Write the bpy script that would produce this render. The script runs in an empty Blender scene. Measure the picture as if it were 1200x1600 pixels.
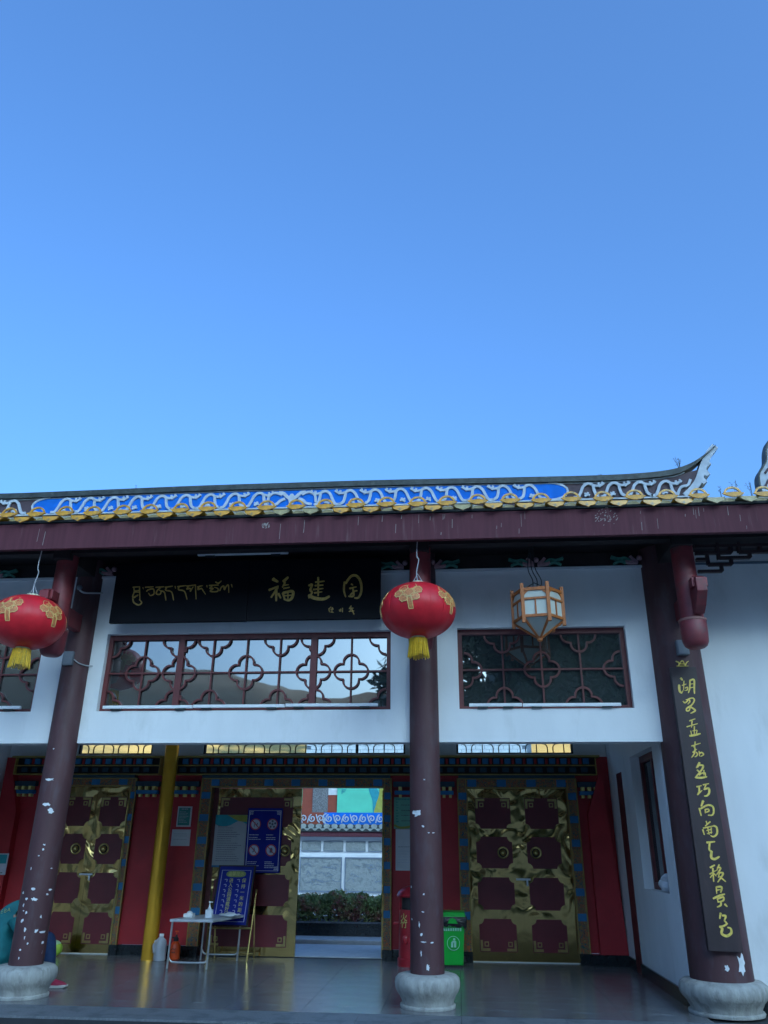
import bpy, bmesh, math, random
from mathutils import Vector, Matrix, noise as mnoise
R = math.radians
random.seed(7)
SC = bpy.context.scene
COL = SC.collection

# ------------------------------------------------------------------ camera
cam_d = bpy.data.cameras.new('camera')
cam = bpy.data.objects.new('camera', cam_d); COL.objects.link(cam)
PITCH, YAW, ROLL = R(23.6), R(5.17), R(0.5)
fw = Vector((-math.sin(YAW)*math.cos(PITCH), math.cos(YAW)*math.cos(PITCH), math.sin(PITCH)))
rt0 = Vector((math.cos(YAW), math.sin(YAW), 0)); up0 = rt0.cross(fw)
rt = rt0*math.cos(ROLL) + up0*math.sin(ROLL); up = -rt0*math.sin(ROLL) + up0*math.cos(ROLL)
cam.matrix_world = Matrix(((rt.x, up.x, -fw.x, 0), (rt.y, up.y, -fw.y, 0), (rt.z, up.z, -fw.z, 1.5), (0, 0, 0, 1)))
cam_d.sensor_fit = 'HORIZONTAL'; cam_d.sensor_width = 36; cam_d.lens = 36.06
cam_d.clip_start = 0.05; cam_d.clip_end = 5000
SC.camera = cam
# ------------------------------------------------------------------ sky and sun
SUN_EL, SUN_AZ = R(20), R(152)          # azimuth from +Y towards +X: low evening sun behind the camera, hidden by the mountain
w = bpy.data.worlds.new('World'); SC.world = w; w.use_nodes = True
nt = w.node_tree; nt.nodes.clear()
wo = nt.nodes.new('ShaderNodeOutputWorld'); bg = nt.nodes.new('ShaderNodeBackground')
sky = nt.nodes.new('ShaderNodeTexSky'); sky.sky_type = 'NISHITA'; sky.sun_disc = False
sky.sun_elevation = SUN_EL; sky.sun_rotation = SUN_AZ
sky.altitude = 300; sky.air_density = 1.0; sky.dust_density = 10.0; sky.ozone_density = 4.0
wb = nt.nodes.new('ShaderNodeMixRGB'); wb.blend_type = 'MULTIPLY'; wb.inputs[0].default_value = 1.0
wb.inputs[2].default_value = (0.40, 0.64, 0.85, 1)      # white balance of the whole sky
nt.links.new(sky.outputs[0], wb.inputs[1]); nt.links.new(wb.outputs[0], bg.inputs[0])
bg.inputs[1].default_value = 0.15
nt.links.new(bg.outputs[0], wo.inputs[0])
sl = bpy.data.lights.new('sun', 'SUN'); sl.energy = 3.0; sl.angle = R(0.5); sl.color = (1.0, 0.82, 0.6)
sun = bpy.data.objects.new('sun', sl); COL.objects.link(sun)
sd = Vector((math.sin(SUN_AZ)*math.cos(SUN_EL), math.cos(SUN_AZ)*math.cos(SUN_EL), math.sin(SUN_EL)))
sun.rotation_euler = sd.to_track_quat('Z', 'Y').to_euler(); sun.location = (0, 0, 30)
SC.view_settings.view_transform = 'Standard'; SC.view_settings.look = 'None'
SC.view_settings.exposure = 1.95; SC.view_settings.gamma = 1.0
SC.view_settings.use_curve_mapping = False
SC.cycles.max_bounces = 8; SC.cycles.transparent_max_bounces = 12

# ------------------------------------------------------------------ materials
def nn(t, kind, **kw):
    n = t.nodes.new(kind)
    for k, v in kw.items(): setattr(n, k, v)
    return n
def mat(name, col, rough=0.6, metal=0.0, var=0.18, scale=6.0, bump=0.0, bscale=30.0, spec=0.5, col2=None, c2scale=3.0, c2lo=0.5, c2hi=0.62,
        stretch=(1, 1, 1), coat=0.0, rvar=0.0, distort=0.0, bdetail=4, bdist=0.02):
    m = bpy.data.materials.new(name); m.use_nodes = True
    t = m.node_tree; b = t.nodes['Principled BSDF']
    b.inputs['Roughness'].default_value = rough; b.inputs['Metallic'].default_value = metal
    b.inputs['Specular IOR Level'].default_value = spec; b.inputs['Coat Weight'].default_value = coat
    tc = nn(t, 'ShaderNodeTexCoord'); mp = nn(t, 'ShaderNodeMapping'); mp.inputs['Scale'].default_value = stretch
    t.links.new(tc.outputs['Object'], mp.inputs[0])
    n = nn(t, 'ShaderNodeTexNoise'); n.inputs['Scale'].default_value = scale; n.inputs['Detail'].default_value = 6
    t.links.new(mp.outputs[0], n.inputs['Vector'])
    r = nn(t, 'ShaderNodeValToRGB'); r.color_ramp.elements[0].position = 0.3; r.color_ramp.elements[1].position = 0.72
    lo, hi = 1-var, 1+var
    r.color_ramp.elements[0].color = (col[0]*lo, col[1]*lo, col[2]*lo, 1)
    r.color_ramp.elements[1].color = (min(1, col[0]*hi), min(1, col[1]*hi), min(1, col[2]*hi), 1)
    t.links.new(n.outputs[0], r.inputs[0]); out = r.outputs[0]
    if col2:
        n2 = nn(t, 'ShaderNodeTexNoise'); n2.inputs['Scale'].default_value = c2scale; n2.inputs['Detail'].default_value = 8
        n2.inputs['Roughness'].default_value = 0.62
        t.links.new(mp.outputs[0], n2.inputs['Vector'])
        r2 = nn(t, 'ShaderNodeValToRGB'); r2.color_ramp.elements[0].position = c2lo; r2.color_ramp.elements[1].position = c2hi
        mx = nn(t, 'ShaderNodeMixRGB'); mx.inputs[2].default_value = (*col2, 1)
        t.links.new(n2.outputs[0], r2.inputs[0]); t.links.new(r2.outputs[0], mx.inputs[0]); t.links.new(out, mx.inputs[1]); out = mx.outputs[0]
    t.links.new(out, b.inputs['Base Color'])
    if rvar:
        mr = nn(t, 'ShaderNodeMapRange'); mr.inputs['To Min'].default_value = max(0.02, rough-rvar); mr.inputs['To Max'].default_value = rough+rvar
        n4 = nn(t, 'ShaderNodeTexNoise'); n4.inputs['Scale'].default_value = scale*0.6; n4.inputs['Detail'].default_value = 5
        t.links.new(mp.outputs[0], n4.inputs['Vector']); t.links.new(n4.outputs[0], mr.inputs[0]); t.links.new(mr.outputs[0], b.inputs['Roughness'])
    if bump:
        n3 = nn(t, 'ShaderNodeTexNoise'); n3.inputs['Scale'].default_value = bscale; n3.inputs['Detail'].default_value = bdetail
        n3.inputs['Distortion'].default_value = distort
        t.links.new(mp.outputs[0], n3.inputs['Vector'])
        bp = nn(t, 'ShaderNodeBump'); bp.inputs['Strength'].default_value = bump; bp.inputs['Distance'].default_value = bdist
        t.links.new(n3.outputs[0], bp.inputs['Height']); t.links.new(bp.outputs[0], b.inputs['Normal'])
    return m
def glass_mat(name, refl, tint, dark=None, wav=0.02, wscale=1.5):
    m = bpy.data.materials.new(name); m.use_nodes = True; t = m.node_tree; t.nodes.clear()
    o = nn(t, 'ShaderNodeOutputMaterial'); mx = nn(t, 'ShaderNodeMixShader'); mx.inputs[0].default_value = refl
    g = nn(t, 'ShaderNodeBsdfGlossy'); g.inputs['Roughness'].default_value = 0.015; g.inputs['Color'].default_value = (*tint, 1)
    if dark:
        d = nn(t, 'ShaderNodeBsdfDiffuse'); d.inputs['Color'].default_value = (*dark, 1)
    else:
        d = nn(t, 'ShaderNodeBsdfTransparent'); d.inputs['Color'].default_value = (0.93, 0.96, 0.95, 1)
    tc = nn(t, 'ShaderNodeTexCoord'); n = nn(t, 'ShaderNodeTexNoise'); n.inputs['Scale'].default_value = wscale; n.inputs['Detail'].default_value = 2
    bp = nn(t, 'ShaderNodeBump'); bp.inputs['Strength'].default_value = wav; bp.inputs['Distance'].default_value = 0.1
    t.links.new(tc.outputs['Object'], n.inputs['Vector']); t.links.new(n.outputs[0], bp.inputs['Height']); t.links.new(bp.outputs[0], g.inputs['Normal'])
    t.links.new(d.outputs[0], mx.inputs[1]); t.links.new(g.outputs[0], mx.inputs[2]); t.links.new(mx.outputs[0], o.inputs[0])
    return m
def motif_mat(name, stops, scale=40.0, rough=0.55):
    m = bpy.data.materials.new(name); m.use_nodes = True; t = m.node_tree; b = t.nodes['Principled BSDF']
    b.inputs['Roughness'].default_value = rough
    tc = nn(t, 'ShaderNodeTexCoord'); n = nn(t, 'ShaderNodeTexNoise'); n.inputs['Scale'].default_value = scale; n.inputs['Detail'].default_value = 1.5
    n.inputs['Distortion'].default_value = 1.2
    r = nn(t, 'ShaderNodeValToRGB'); r.color_ramp.interpolation = 'CONSTANT'
    e = r.color_ramp.elements
    while len(e) < len(stops): e.new(0.5)
    for i, (p, c) in enumerate(stops): e[i].position = p; e[i].color = (*c, 1)
    t.links.new(tc.outputs['Object'], n.inputs['Vector']); t.links.new(n.outputs[0], r.inputs[0]); t.links.new(r.outputs[0], b.inputs['Base Color'])
    return m

M = {}
M['white'] = mat('white_plaster', (0.76, 0.76, 0.76), 0.85, var=0.05, scale=2.5, bump=0.06, bscale=60, col2=(0.60, 0.60, 0.58), c2scale=2.4, c2lo=0.56, c2hi=0.82, stretch=(1, 1, 0.35))
M['whitetrim'] = mat('white_trim', (0.62, 0.64, 0.66), 0.6, var=0.06)
M['fascia'] = mat('maroon_fascia', (0.105, 0.032, 0.042), 0.7, var=0.14, scale=5, spec=0.2, bump=0.05, bscale=40, col2=(0.14, 0.068, 0.075), c2scale=4.0, c2lo=0.60, c2hi=0.72, stretch=(5, 5, 0.35))
M['column'] = mat('maroon_column', (0.082, 0.031, 0.034), 0.6, var=0.16, scale=4, bump=0.08, bscale=50, col2=(0.095, 0.06, 0.068), c2scale=5, c2lo=0.5, c2hi=0.75, stretch=(2, 2, 0.6), rvar=0.1)
M['pendant'] = mat('red_pendant', (0.20, 0.030, 0.036), 0.5, var=0.2, scale=7, bump=0.05, col2=(0.13, 0.045, 0.045), c2scale=6, c2lo=0.55, c2hi=0.7)
M['chip'] = mat('bare_putty', (0.72, 0.73, 0.74), 0.9, var=0.08, scale=20)
M['stone'] = mat('pale_stone', (0.36, 0.35, 0.32), 0.85, var=0.22, scale=14, bump=0.35, bscale=45, col2=(0.19, 0.185, 0.17), c2scale=10, c2lo=0.55, c2hi=0.72, stretch=(1, 1, 0.35))
M['darkwood'] = mat('dark_timber', (0.022, 0.014, 0.014), 0.7, var=0.25)
M['winred'] = mat('red_window_paint', (0.135, 0.026, 0.026), 0.5, var=0.2, scale=9)
M['pane'] = glass_mat('dark_reflecting_glass', 0.30, (0.80, 0.84, 0.88), dark=(0.045, 0.058, 0.060), wav=0.035, wscale=1.1)
M['clear'] = glass_mat('clear_glass', 0.06, (0.9, 0.95, 1.0))
M['black'] = mat('black_lacquer', (0.004, 0.004, 0.007), 0.55, var=0.3, scale=3, spec=0.12)
M['gilt'] = mat('gilt_letters', (0.52, 0.33, 0.07), 0.5, var=0.25, scale=40)
M['gilt_b'] = mat('bright_gilt', (0.80, 0.58, 0.12), 0.5, var=0.22, scale=50)
M['couplet'] = mat('brown_board', (0.040, 0.024, 0.026), 0.5, var=0.18, scale=6, col2=(0.075, 0.04, 0.04), c2scale=5, c2lo=0.6, c2hi=0.75, stretch=(2, 2, 0.4))
M['ridgeblue'] = mat('blue_ridge_paint', (0.008, 0.15, 0.62), 0.7, spec=0.15, var=0.16, scale=5, col2=(0.02, 0.14, 0.5), c2scale=7, c2lo=0.58, c2hi=0.72)
M['ridgemaroon'] = mat('faded_maroon_paint', (0.075, 0.048, 0.06), 0.75, var=0.2, scale=5)
M['scroll'] = mat('pale_scroll_paint', (0.46, 0.51, 0.58), 0.75, spec=0.2, var=0.15, scale=9)
M['slate'] = mat('dark_cap_tile', (0.035, 0.045, 0.045), 0.6, var=0.5, scale=10, bump=0.2, col2=(0.11, 0.12, 0.10), c2scale=8, c2lo=0.6, c2hi=0.72)
M['glaze'] = mat('yellow_glaze', (0.66, 0.30, 0.022), 0.25, var=0.3, scale=12, col2=(0.20, 0.15, 0.06), c2scale=14, c2lo=0.54, c2hi=0.66, bump=0.1)
M['glaze_grey'] = mat('weathered_glaze', (0.34, 0.27, 0.12), 0.4, var=0.3, scale=14, col2=(0.30, 0.20, 0.05), c2scale=10, c2lo=0.52, c2hi=0.68, bump=0.15)
M['redwall'] = mat('red_wall_paint', (0.45, 0.019, 0.028), 0.55, var=0.12, scale=3, bump=0.05, bscale=25, col2=(0.35, 0.017, 0.023), c2scale=2, c2lo=0.5, c2hi=0.75)
M['doorred'] = mat('oxblood_door_panel', (0.15, 0.015, 0.024), 0.4, var=0.12, scale=5)
def brass(name, dark):
    m = mat(name, (0.47, 0.325, 0.125), 0.15, metal=1.0, var=0.10, scale=6, bump=1.0, bscale=3.0, distort=1.0, bdetail=1.0, bdist=0.05)
    t = m.node_tree; bp = t.nodes['Bump']                  # the sheet is dented where hands and crowds press it, flat near the floor
    tc = nn(t, 'ShaderNodeTexCoord'); sx = nn(t, 'ShaderNodeSeparateXYZ'); mr = nn(t, 'ShaderNodeMapRange')
    mr.inputs['From Min'].default_value = 0.45; mr.inputs['From Max'].default_value = 0.85; mr.inputs['To Min'].default_value = 0.06; mr.inputs['To Max'].default_value = 1.0
    t.links.new(tc.outputs['Object'], sx.inputs[0]); t.links.new(sx.outputs['Z'], mr.inputs[0]); t.links.new(mr.outputs[0], bp.inputs['Strength'])
    return m
M['brass'] = brass('dented_brass_sheet', 0)
M['brassflat'] = mat('brass_fitting', (0.50, 0.38, 0.15), 0.28, metal=1.0, var=0.2, scale=15)
M['pole'] = mat('gold_painted_pole', (0.80, 0.41, 0.035), 0.26, metal=0.6, var=0.1, scale=4)
M['goldline'] = mat('gold_paint', (0.36, 0.25, 0.06), 0.5, var=0.2, scale=20)
M['olive'] = mat('olive_gold_ledge', (0.30, 0.22, 0.05), 0.55, var=0.2)
M['deepblue'] = mat('blue_paint', (0.012, 0.15, 0.34), 0.5, var=0.15)
M['teal'] = mat('dark_teal_paint', (0.010, 0.045, 0.07), 0.55, var=0.2)
M['yellowsq'] = mat('pale_yellow_paint', (0.75, 0.62, 0.20), 0.55, var=0.15, scale=30)
M['niche'] = mat('dark_cornice_ground', (0.018, 0.006, 0.008), 0.7, var=0.2)
M['motif'] = motif_mat('painted_flower_motif', [(0, (0.02, 0.07, 0.12)), (0.38, (0.30, 0.16, 0.03)), (0.45, (0.025, 0.09, 0.07)), (0.52, (0.50, 0.11, 0.02)), (0.59, (0.05, 0.05, 0.05)), (0.66, (0.34, 0.24, 0.06))], 26)
M['blackstone'] = mat('black_granite', (0.012, 0.016, 0.019), 0.2, var=0.3, scale=30)
M['tile'] = mat('polished_floor_tile', (0.15, 0.15, 0.155), 0.21, var=0.35, scale=3.0, spec=0.6, col2=(0.17, 0.175, 0.182), c2scale=2.2, c2lo=0.48, c2hi=0.68, stretch=(1, 2.4, 1), rvar=0.09, bump=0.05, bscale=9)
M['grout'] = mat('dark_grout', (0.03, 0.032, 0.035), 0.8)
M['granite'] = mat('grey_granite', (0.16, 0.17, 0.18), 0.55, var=0.25, scale=60, col2=(0.10, 0.11, 0.12), c2scale=5)
M['paver'] = mat('courtyard_paver', (0.64, 0.65, 0.66), 0.28, var=0.12, scale=6)
M['asphalt'] = mat('forecourt_paving', (0.24, 0.235, 0.23), 0.8, var=0.15, scale=3)
M['soffit'] = mat('dark_soffit_board', (0.018, 0.011, 0.012), 0.75, var=0.25)
M['metal'] = mat('galvanised_tube', (0.62, 0.64, 0.66), 0.3, metal=0.9, var=0.1)
M['greybox'] = mat('grey_plastic', (0.20, 0.22, 0.25), 0.5, var=0.08)
M['wire'] = mat('pale_wire', (0.45, 0.45, 0.47), 0.5)
M['wiredark'] = mat('dark_wire', (0.02, 0.02, 0.022), 0.6)
M['lampwhite'] = mat('white_enamel', (0.78, 0.79, 0.80), 0.35, var=0.04)
M['lantern'] = mat('red_lantern_silk', (0.62, 0.016, 0.026), 0.42, var=0.12, scale=9, spec=0.35)
M['lanternrib'] = mat('gold_lantern_rib', (0.52, 0.22, 0.10), 0.4)
M['tassel'] = mat('yellow_tassel', (0.82, 0.46, 0.02), 0.6, var=0.35, scale=60, stretch=(6, 6, 0.5))
M['palering'] = mat('pale_lantern_ring', (0.62, 0.64, 0.42), 0.35, var=0.1)
M['goldleaf'] = mat('gold_flower_print', (0.56, 0.19, 0.06), 0.5, var=0.35, scale=60)
M['goldedge'] = mat('gold_flower_outline', (0.72, 0.47, 0.16), 0.45)
M['lampwood'] = mat('orange_lantern_wood', (0.42, 0.12, 0.022), 0.5, var=0.2, scale=12, stretch=(3, 3, 0.5))
M['frost'] = mat('frosted_lantern_panel', (0.52, 0.53, 0.46), 0.6, var=0.08)
M['carvegreen'] = mat('green_carving', (0.06, 0.22, 0.17), 0.6, var=0.3, scale=30)
M['carvepink'] = mat('pink_grey_carving', (0.34, 0.20, 0.22), 0.6, var=0.3, scale=30)
M['fret'] = mat('dark_red_fretwork', (0.030, 0.012, 0.014), 0.6, var=0.2)
M['paper'] = mat('white_paper', (0.62, 0.63, 0.66), 0.7, var=0.05)
M['greypaper'] = mat('grey_notice', (0.40, 0.41, 0.43), 0.6, var=0.06)
M['ink'] = mat('grey_ink', (0.10, 0.11, 0.15), 0.7)
M['tealpaper'] = mat('teal_notice', (0.06, 0.27, 0.24), 0.5, var=0.15)
M['greenboard'] = mat('pale_green_notice', (0.16, 0.42, 0.30), 0.5, var=0.12)
M['bluesign'] = mat('royal_blue_sign', (0.008, 0.017, 0.24), 0.5, var=0.1, spec=0.12)
M['signpale'] = mat('pale_sign_print', (0.50, 0.52, 0.62), 0.5)
M['signyellow'] = mat('yellow_sign_print', (0.60, 0.58, 0.18), 0.5)
M['signred'] = mat('red_sign_ring', (0.42, 0.03, 0.05), 0.5)
M['signgreen'] = mat('olive_sign_oval', (0.24, 0.30, 0.07), 0.5)
M['bin'] = mat('green_plastic', (0.006, 0.42, 0.045), 0.35, var=0.06)
M['bag'] = mat('black_plastic_bag', (0.008, 0.008, 0.009), 0.25, bump=0.6, bscale=30)
M['mint'] = mat('mint_print', (0.35, 0.75, 0.55), 0.5)
M['boxred'] = mat('red_enamel', (0.34, 0.012, 0.022), 0.32, var=0.1)
M['jug'] = mat('grey_white_plastic', (0.46, 0.48, 0.54), 0.4, var=0.06)
M['orange'] = mat('orange_plastic', (0.72, 0.075, 0.012), 0.35, var=0.08)
M['gel'] = mat('clear_white_plastic', (0.66, 0.70, 0.76), 0.3)
M['lime'] = mat('lime_fabric', (0.33, 0.52, 0.05), 0.7, var=0.2)
M['palegreen'] = mat('pale_green_fabric', (0.40, 0.62, 0.36), 0.7)
M['jacket'] = mat('teal_jacket', (0.006, 0.16, 0.175), 0.7, var=0.2, scale=8, bump=0.3, bscale=14)
M['jeans'] = mat('blue_jeans', (0.008, 0.030, 0.09), 0.8, var=0.2, scale=14, bump=0.2, bscale=18)
M['shoe'] = mat('crimson_shoe', (0.36, 0.02, 0.06), 0.6)
M['sole'] = mat('pale_sole', (0.62, 0.58, 0.54), 0.6)
M['skin'] = mat('skin', (0.36, 0.20, 0.13), 0.55, var=0.08)
M['hair'] = mat('black_hair', (0.012, 0.01, 0.009), 0.5)
M['letter'] = mat('pale_yellow_letters', (0.50, 0.52, 0.25), 0.6)
M['carvestone'] = mat('grey_carved_stone', (0.26, 0.28, 0.27), 0.7, var=0.2, scale=6, bump=0.9, bscale=9, distort=1.5, col2=(0.17, 0.19, 0.19), c2scale=6, c2lo=0.5, c2hi=0.62)
M['greyframe'] = mat('blue_grey_frame', (0.15, 0.19, 0.24), 0.5)
M['hedge'] = mat('hedge_leaf', (0.27, 0.34, 0.12), 0.6, var=0.5, scale=2.5, col2=(0.40, 0.14, 0.12), c2scale=3.0, c2lo=0.5, c2hi=0.62)
M['leafdark'] = mat('tree_leaf', (0.030, 0.055, 0.022), 0.6, var=0.4, scale=1.2)
M['bark'] = mat('bark', (0.06, 0.045, 0.035), 0.9, var=0.3, bump=0.5)
M['forest'] = mat('forest_cover', (0.020, 0.040, 0.034), 0.95, var=0.4, scale=0.08)
M['hill'] = mat('hill_cover', (0.34, 0.25, 0.09), 0.95, var=0.3, scale=0.03, col2=(0.035, 0.05, 0.025), c2scale=0.035, c2lo=0.44, c2hi=0.56)
M['brickred'] = mat('brick_red_cladding', (0.27, 0.055, 0.03), 0.75, var=0.1)
M['rubble'] = mat('grey_stone_cladding', (0.17, 0.17, 0.175), 0.85, var=0.6, scale=24, bump=0.6, bscale=30)
M['mint2'] = mat('mint_hoarding', (0.10, 0.56, 0.38), 0.6, var=0.08, scale=2)
M['cyan'] = mat('blue_green_hoarding_print', (0.01, 0.28, 0.34), 0.6, var=0.15)
M['olive2'] = mat('olive_hoarding_print', (0.33, 0.33, 0.05), 0.6, var=0.15)
M['bluewhite'] = mat('white_brick_tile', (0.70, 0.71, 0.73), 0.6, var=0.08)
M['greytile'] = mat('grey_green_eave_tile', (0.30, 0.33, 0.30), 0.5, var=0.25, scale=8)
M['weed'] = mat('dry_weed', (0.09, 0.08, 0.05), 0.8)
M['cloud'] = mat('cloud_white', (0.85, 0.85, 0.86), 1.0, var=0.03)

# ------------------------------------------------------------------ mesh helpers
def unit2(a, b):
    dx, dz = b[0]-a[0], b[1]-a[1]; l = math.hypot(dx, dz) or 1e-9
    return dx/l, dz/l
def catmull(pts, sub=5, closed=False):
    n = len(pts)
    if n < 3 and not closed: return list(pts)
    out = []
    rng = range(n if closed else n-1)
    for i in rng:
        if closed: p0, p1, p2, p3 = pts[i-1], pts[i], pts[(i+1) % n], pts[(i+2) % n]
        else: p0, p1, p2, p3 = pts[max(i-1, 0)], pts[i], pts[i+1], pts[min(i+2, n-1)]
        for k in range(sub):
            t = k/sub
            out.append(tuple(0.5*((2*b)+(-a+c)*t+(2*a-5*b+4*c-d)*t*t+(-a+3*b-3*c+d)*t*t*t) for a, b, c, d in zip(p0, p1, p2, p3)))
    if not closed: out.append(tuple(pts[-1]))
    return out
class MB:
    def __init__(s): s.v = []; s.f = []
    def add(s, vs, fs):
        o = len(s.v); s.v += [tuple(x) for x in vs]; s.f += [tuple(i+o for i in f) for f in fs]; return s
    def box(s, x0, x1, y0, y1, z0, z1):
        return s.add([(x0,y0,z0),(x1,y0,z0),(x1,y1,z0),(x0,y1,z0),(x0,y0,z1),(x1,y0,z1),(x1,y1,z1),(x0,y1,z1)],
                     [(0,3,2,1),(4,5,6,7),(0,1,5,4),(1,2,6,5),(2,3,7,6),(3,0,4,7)])
    def prism(s, poly, y0, y1):            # polygon in X,Z extruded along Y
        n = len(poly)
        vs = [(x, y0, z) for x, z in poly]+[(x, y1, z) for x, z in poly]
        return s.add(vs, [tuple(range(n)), tuple(range(2*n-1, n-1, -1))]+[(i, i+n, (i+1) % n+n, (i+1) % n) for i in range(n)])
    def prismx(s, poly, x0, x1):           # polygon in Y,Z extruded along X
        n = len(poly)
        vs = [(x0, y, z) for y, z in poly]+[(x1, y, z) for y, z in poly]
        return s.add(vs, [tuple(range(n)), tuple(range(2*n-1, n-1, -1))]+[(i, (i+1) % n, (i+1) % n+n, i+n) for i in range(n)])
    def lathe(s, cx, cy, prof, n=32, wob=None):
        vs = []; fs = []
        for r, z in prof:
            for k in range(n):
                a = 2*math.pi*k/n; rr = r*(wob(a, z) if wob else 1)
                vs.append((cx+rr*math.cos(a), cy+rr*math.sin(a), z))
        for j in range(len(prof)-1):
            for k in range(n):
                fs.append((j*n+k, j*n+(k+1) % n, (j+1)*n+(k+1) % n, (j+1)*n+k))
        fs.append(tuple(range(n-1, -1, -1))); fs.append(tuple((len(prof)-1)*n+k for k in range(n)))
        return s.add(vs, fs)
    def tube(s, pts, r, n=8, r1=None):
        pts = [Vector(p) for p in pts]; vs = []; fs = []; m = len(pts)
        for i, p in enumerate(pts):
            d = (pts[min(i+1, m-1)]-pts[max(i-1, 0)]).normalized()
            a = Vector((0, 0, 1)) if abs(d.z) < 0.9 else Vector((1, 0, 0))
            u = d.cross(a).normalized(); v = d.cross(u)
            rr = r if r1 is None else r+(r1-r)*i/(m-1)
            for k in range(n):
                t = 2*math.pi*k/n; vs.append(p+u*rr*math.cos(t)+v*rr*math.sin(t))
        for i in range(m-1):
            for k in range(n): fs.append((i*n+k, i*n+(k+1) % n, (i+1)*n+(k+1) % n, (i+1)*n+k))
        fs.append(tuple(range(n-1, -1, -1))); fs.append(tuple((m-1)*n+k for k in range(n)))
        return s.add(vs, fs)
    def ribbon(s, pts, w, y0, y1, closed=False, brush=False, fn=None):   # flat stroke in X,Z between y0 (front) and y1
        n = len(pts)
        if n < 2: return s
        L = []; Rr = []
        for i in range(n):
            if closed: a, b = pts[i-1], pts[(i+1) % n]
            else: a, b = pts[max(i-1, 0)], pts[min(i+1, n-1)]
            dx, dz = unit2(a, b); t = i/(n-1)
            ww = w/2*((0.72+0.5*math.sin(math.pi*(0.15+0.75*t))-0.25*t) if brush else 1)
            L.append((pts[i][0]-dz*ww, pts[i][1]+dx*ww)); Rr.append((pts[i][0]+dz*ww, pts[i][1]-dx*ww))
        if not closed and brush:
            d0 = unit2(pts[1], pts[0]); d1 = unit2(pts[-2], pts[-1]); e = w*0.22
            c0 = (pts[0][0]+d0[0]*e, pts[0][1]+d0[1]*e); c1 = (pts[-1][0]+d1[0]*e, pts[-1][1]+d1[1]*e)
            L = [c0]+L+[c1]; Rr = [c0]+Rr+[c1]; n += 2
        mp = fn or (lambda x, z, y: (x, y, z))
        vs = []
        for (a, b), (c, d) in zip(L, Rr):
            vs += [mp(a, b, y0), mp(c, d, y0), mp(a, b, y1), mp(c, d, y1)]
        fs = []
        for i in range(n if closed else n-1):
            o, q = i*4, ((i+1) % n)*4
            fs += [(o, o+1, q+1, q), (o, q, q+2, o+2), (o+1, o+3, q+3, q+1)]
        if not closed: fs += [(0, 2, 3, 1), ((n-1)*4, (n-1)*4+1, (n-1)*4+3, (n-1)*4+2)]
        return s.add(vs, fs)
    def ball(s, c, r, n=14, m=9, sx=1, sy=1, sz=1):
        prof = [(max(1e-4, r*math.sin(math.pi*j/m)), -r*math.cos(math.pi*j/m)) for j in range(m+1)]
        t = MB().lathe(0, 0, prof, n)
        return s.add([(c[0]+x*sx, c[1]+y*sy, c[2]+z*sz) for x, y, z in t.v], t.f)
    def mesh(s, name, m, off=(0, 0, 0), smooth=None):
        me = bpy.data.meshes.new(name)
        me.from_pydata([(x-off[0], y-off[1], z-off[2]) for x, y, z in s.v], [], s.f)
        bm = bmesh.new(); bm.from_mesh(me); bmesh.ops.recalc_face_normals(bm, faces=bm.faces); bm.to_mesh(me); bm.free()
        me.materials.append(M[m] if isinstance(m, str) else m)
        if smooth:
            for p in me.polygons: p.use_smooth = True
            me.set_sharp_from_angle(angle=R(smooth))
        return me
    def build(s, name, m, parent=None, smooth=None, bevel=0):
        off = parent['_o'] if parent is not None else (0, 0, 0)
        me = s.mesh(name, m, off, smooth)
        if bevel:
            bm = bmesh.new(); bm.from_mesh(me)
            bmesh.ops.bevel(bm, geom=[e for e in bm.edges if e.is_manifold and e.calc_face_angle(0) > R(40)], offset=bevel, segments=2, profile=0.6, affect='EDGES', clamp_overlap=True)
            bm.to_mesh(me); bm.free()
        return link(name, me, parent)
ROOTS = []
def link(name, me, parent=None, loc=None):
    o = bpy.data.objects.new(name, me); COL.objects.link(o)
    if parent is not None: o.parent = parent; o['_o'] = tuple(parent['_o'])
    else: o['_o'] = (0.0, 0.0, 0.0)
    if loc: o.location = loc
    ROOTS.append(o)
    return o
def thing(name, label, cat, loc=(0, 0, 0), group=None):
    o = bpy.data.objects.new(name, None); COL.objects.link(o); o.location = loc; o.empty_display_size = 0.1
    o['_o'] = tuple(float(c) for c in loc); o['label'] = label; o['category'] = cat
    if group: o['group'] = group
    ROOTS.append(o)
    return o
def tag(o, label, cat, group=None):
    o['label'] = label; o['category'] = cat
    if group: o['group'] = group
    return o
def kind(o, k): o['kind'] = k; return o
def strokes(s):
    out = []
    for st in s.split(';'):
        wd, p = st.split(':'); out.append((float(wd)/1000, [tuple(map(float, q.split(','))) for q in p.split()]))
    return out
def brushwork(name, s, m, parent, y, th=0.006):
    b = MB()
    for i, (wd, pts) in enumerate(strokes(s)):
        b.ribbon(catmull(pts, 5), wd, y-th-i*0.00012, y, brush=True)
    return b.build(name, m, parent, smooth=35)
def text_mesh(name, body, size, cx, cz, y, m, parent, th=0.002, sx=1.0):
    cu = bpy.data.curves.new('t', 'FONT'); cu.body = body; cu.size = size; cu.align_x = 'CENTER'; cu.align_y = 'CENTER'; cu.extrude = th
    ob = bpy.data.objects.new('t', cu); COL.objects.link(ob)
    dg = bpy.context.evaluated_depsgraph_get(); dg.update()
    me = bpy.data.meshes.new_from_object(ob.evaluated_get(dg)); bpy.data.objects.remove(ob)
    off = parent['_o']
    for v in me.vertices: v.co = (v.co.x*sx+cx-off[0], y-v.co.z-off[1], v.co.y+cz-off[2])
    me.materials.clear(); me.materials.append(M[m])
    return link(name, me, parent)
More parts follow.
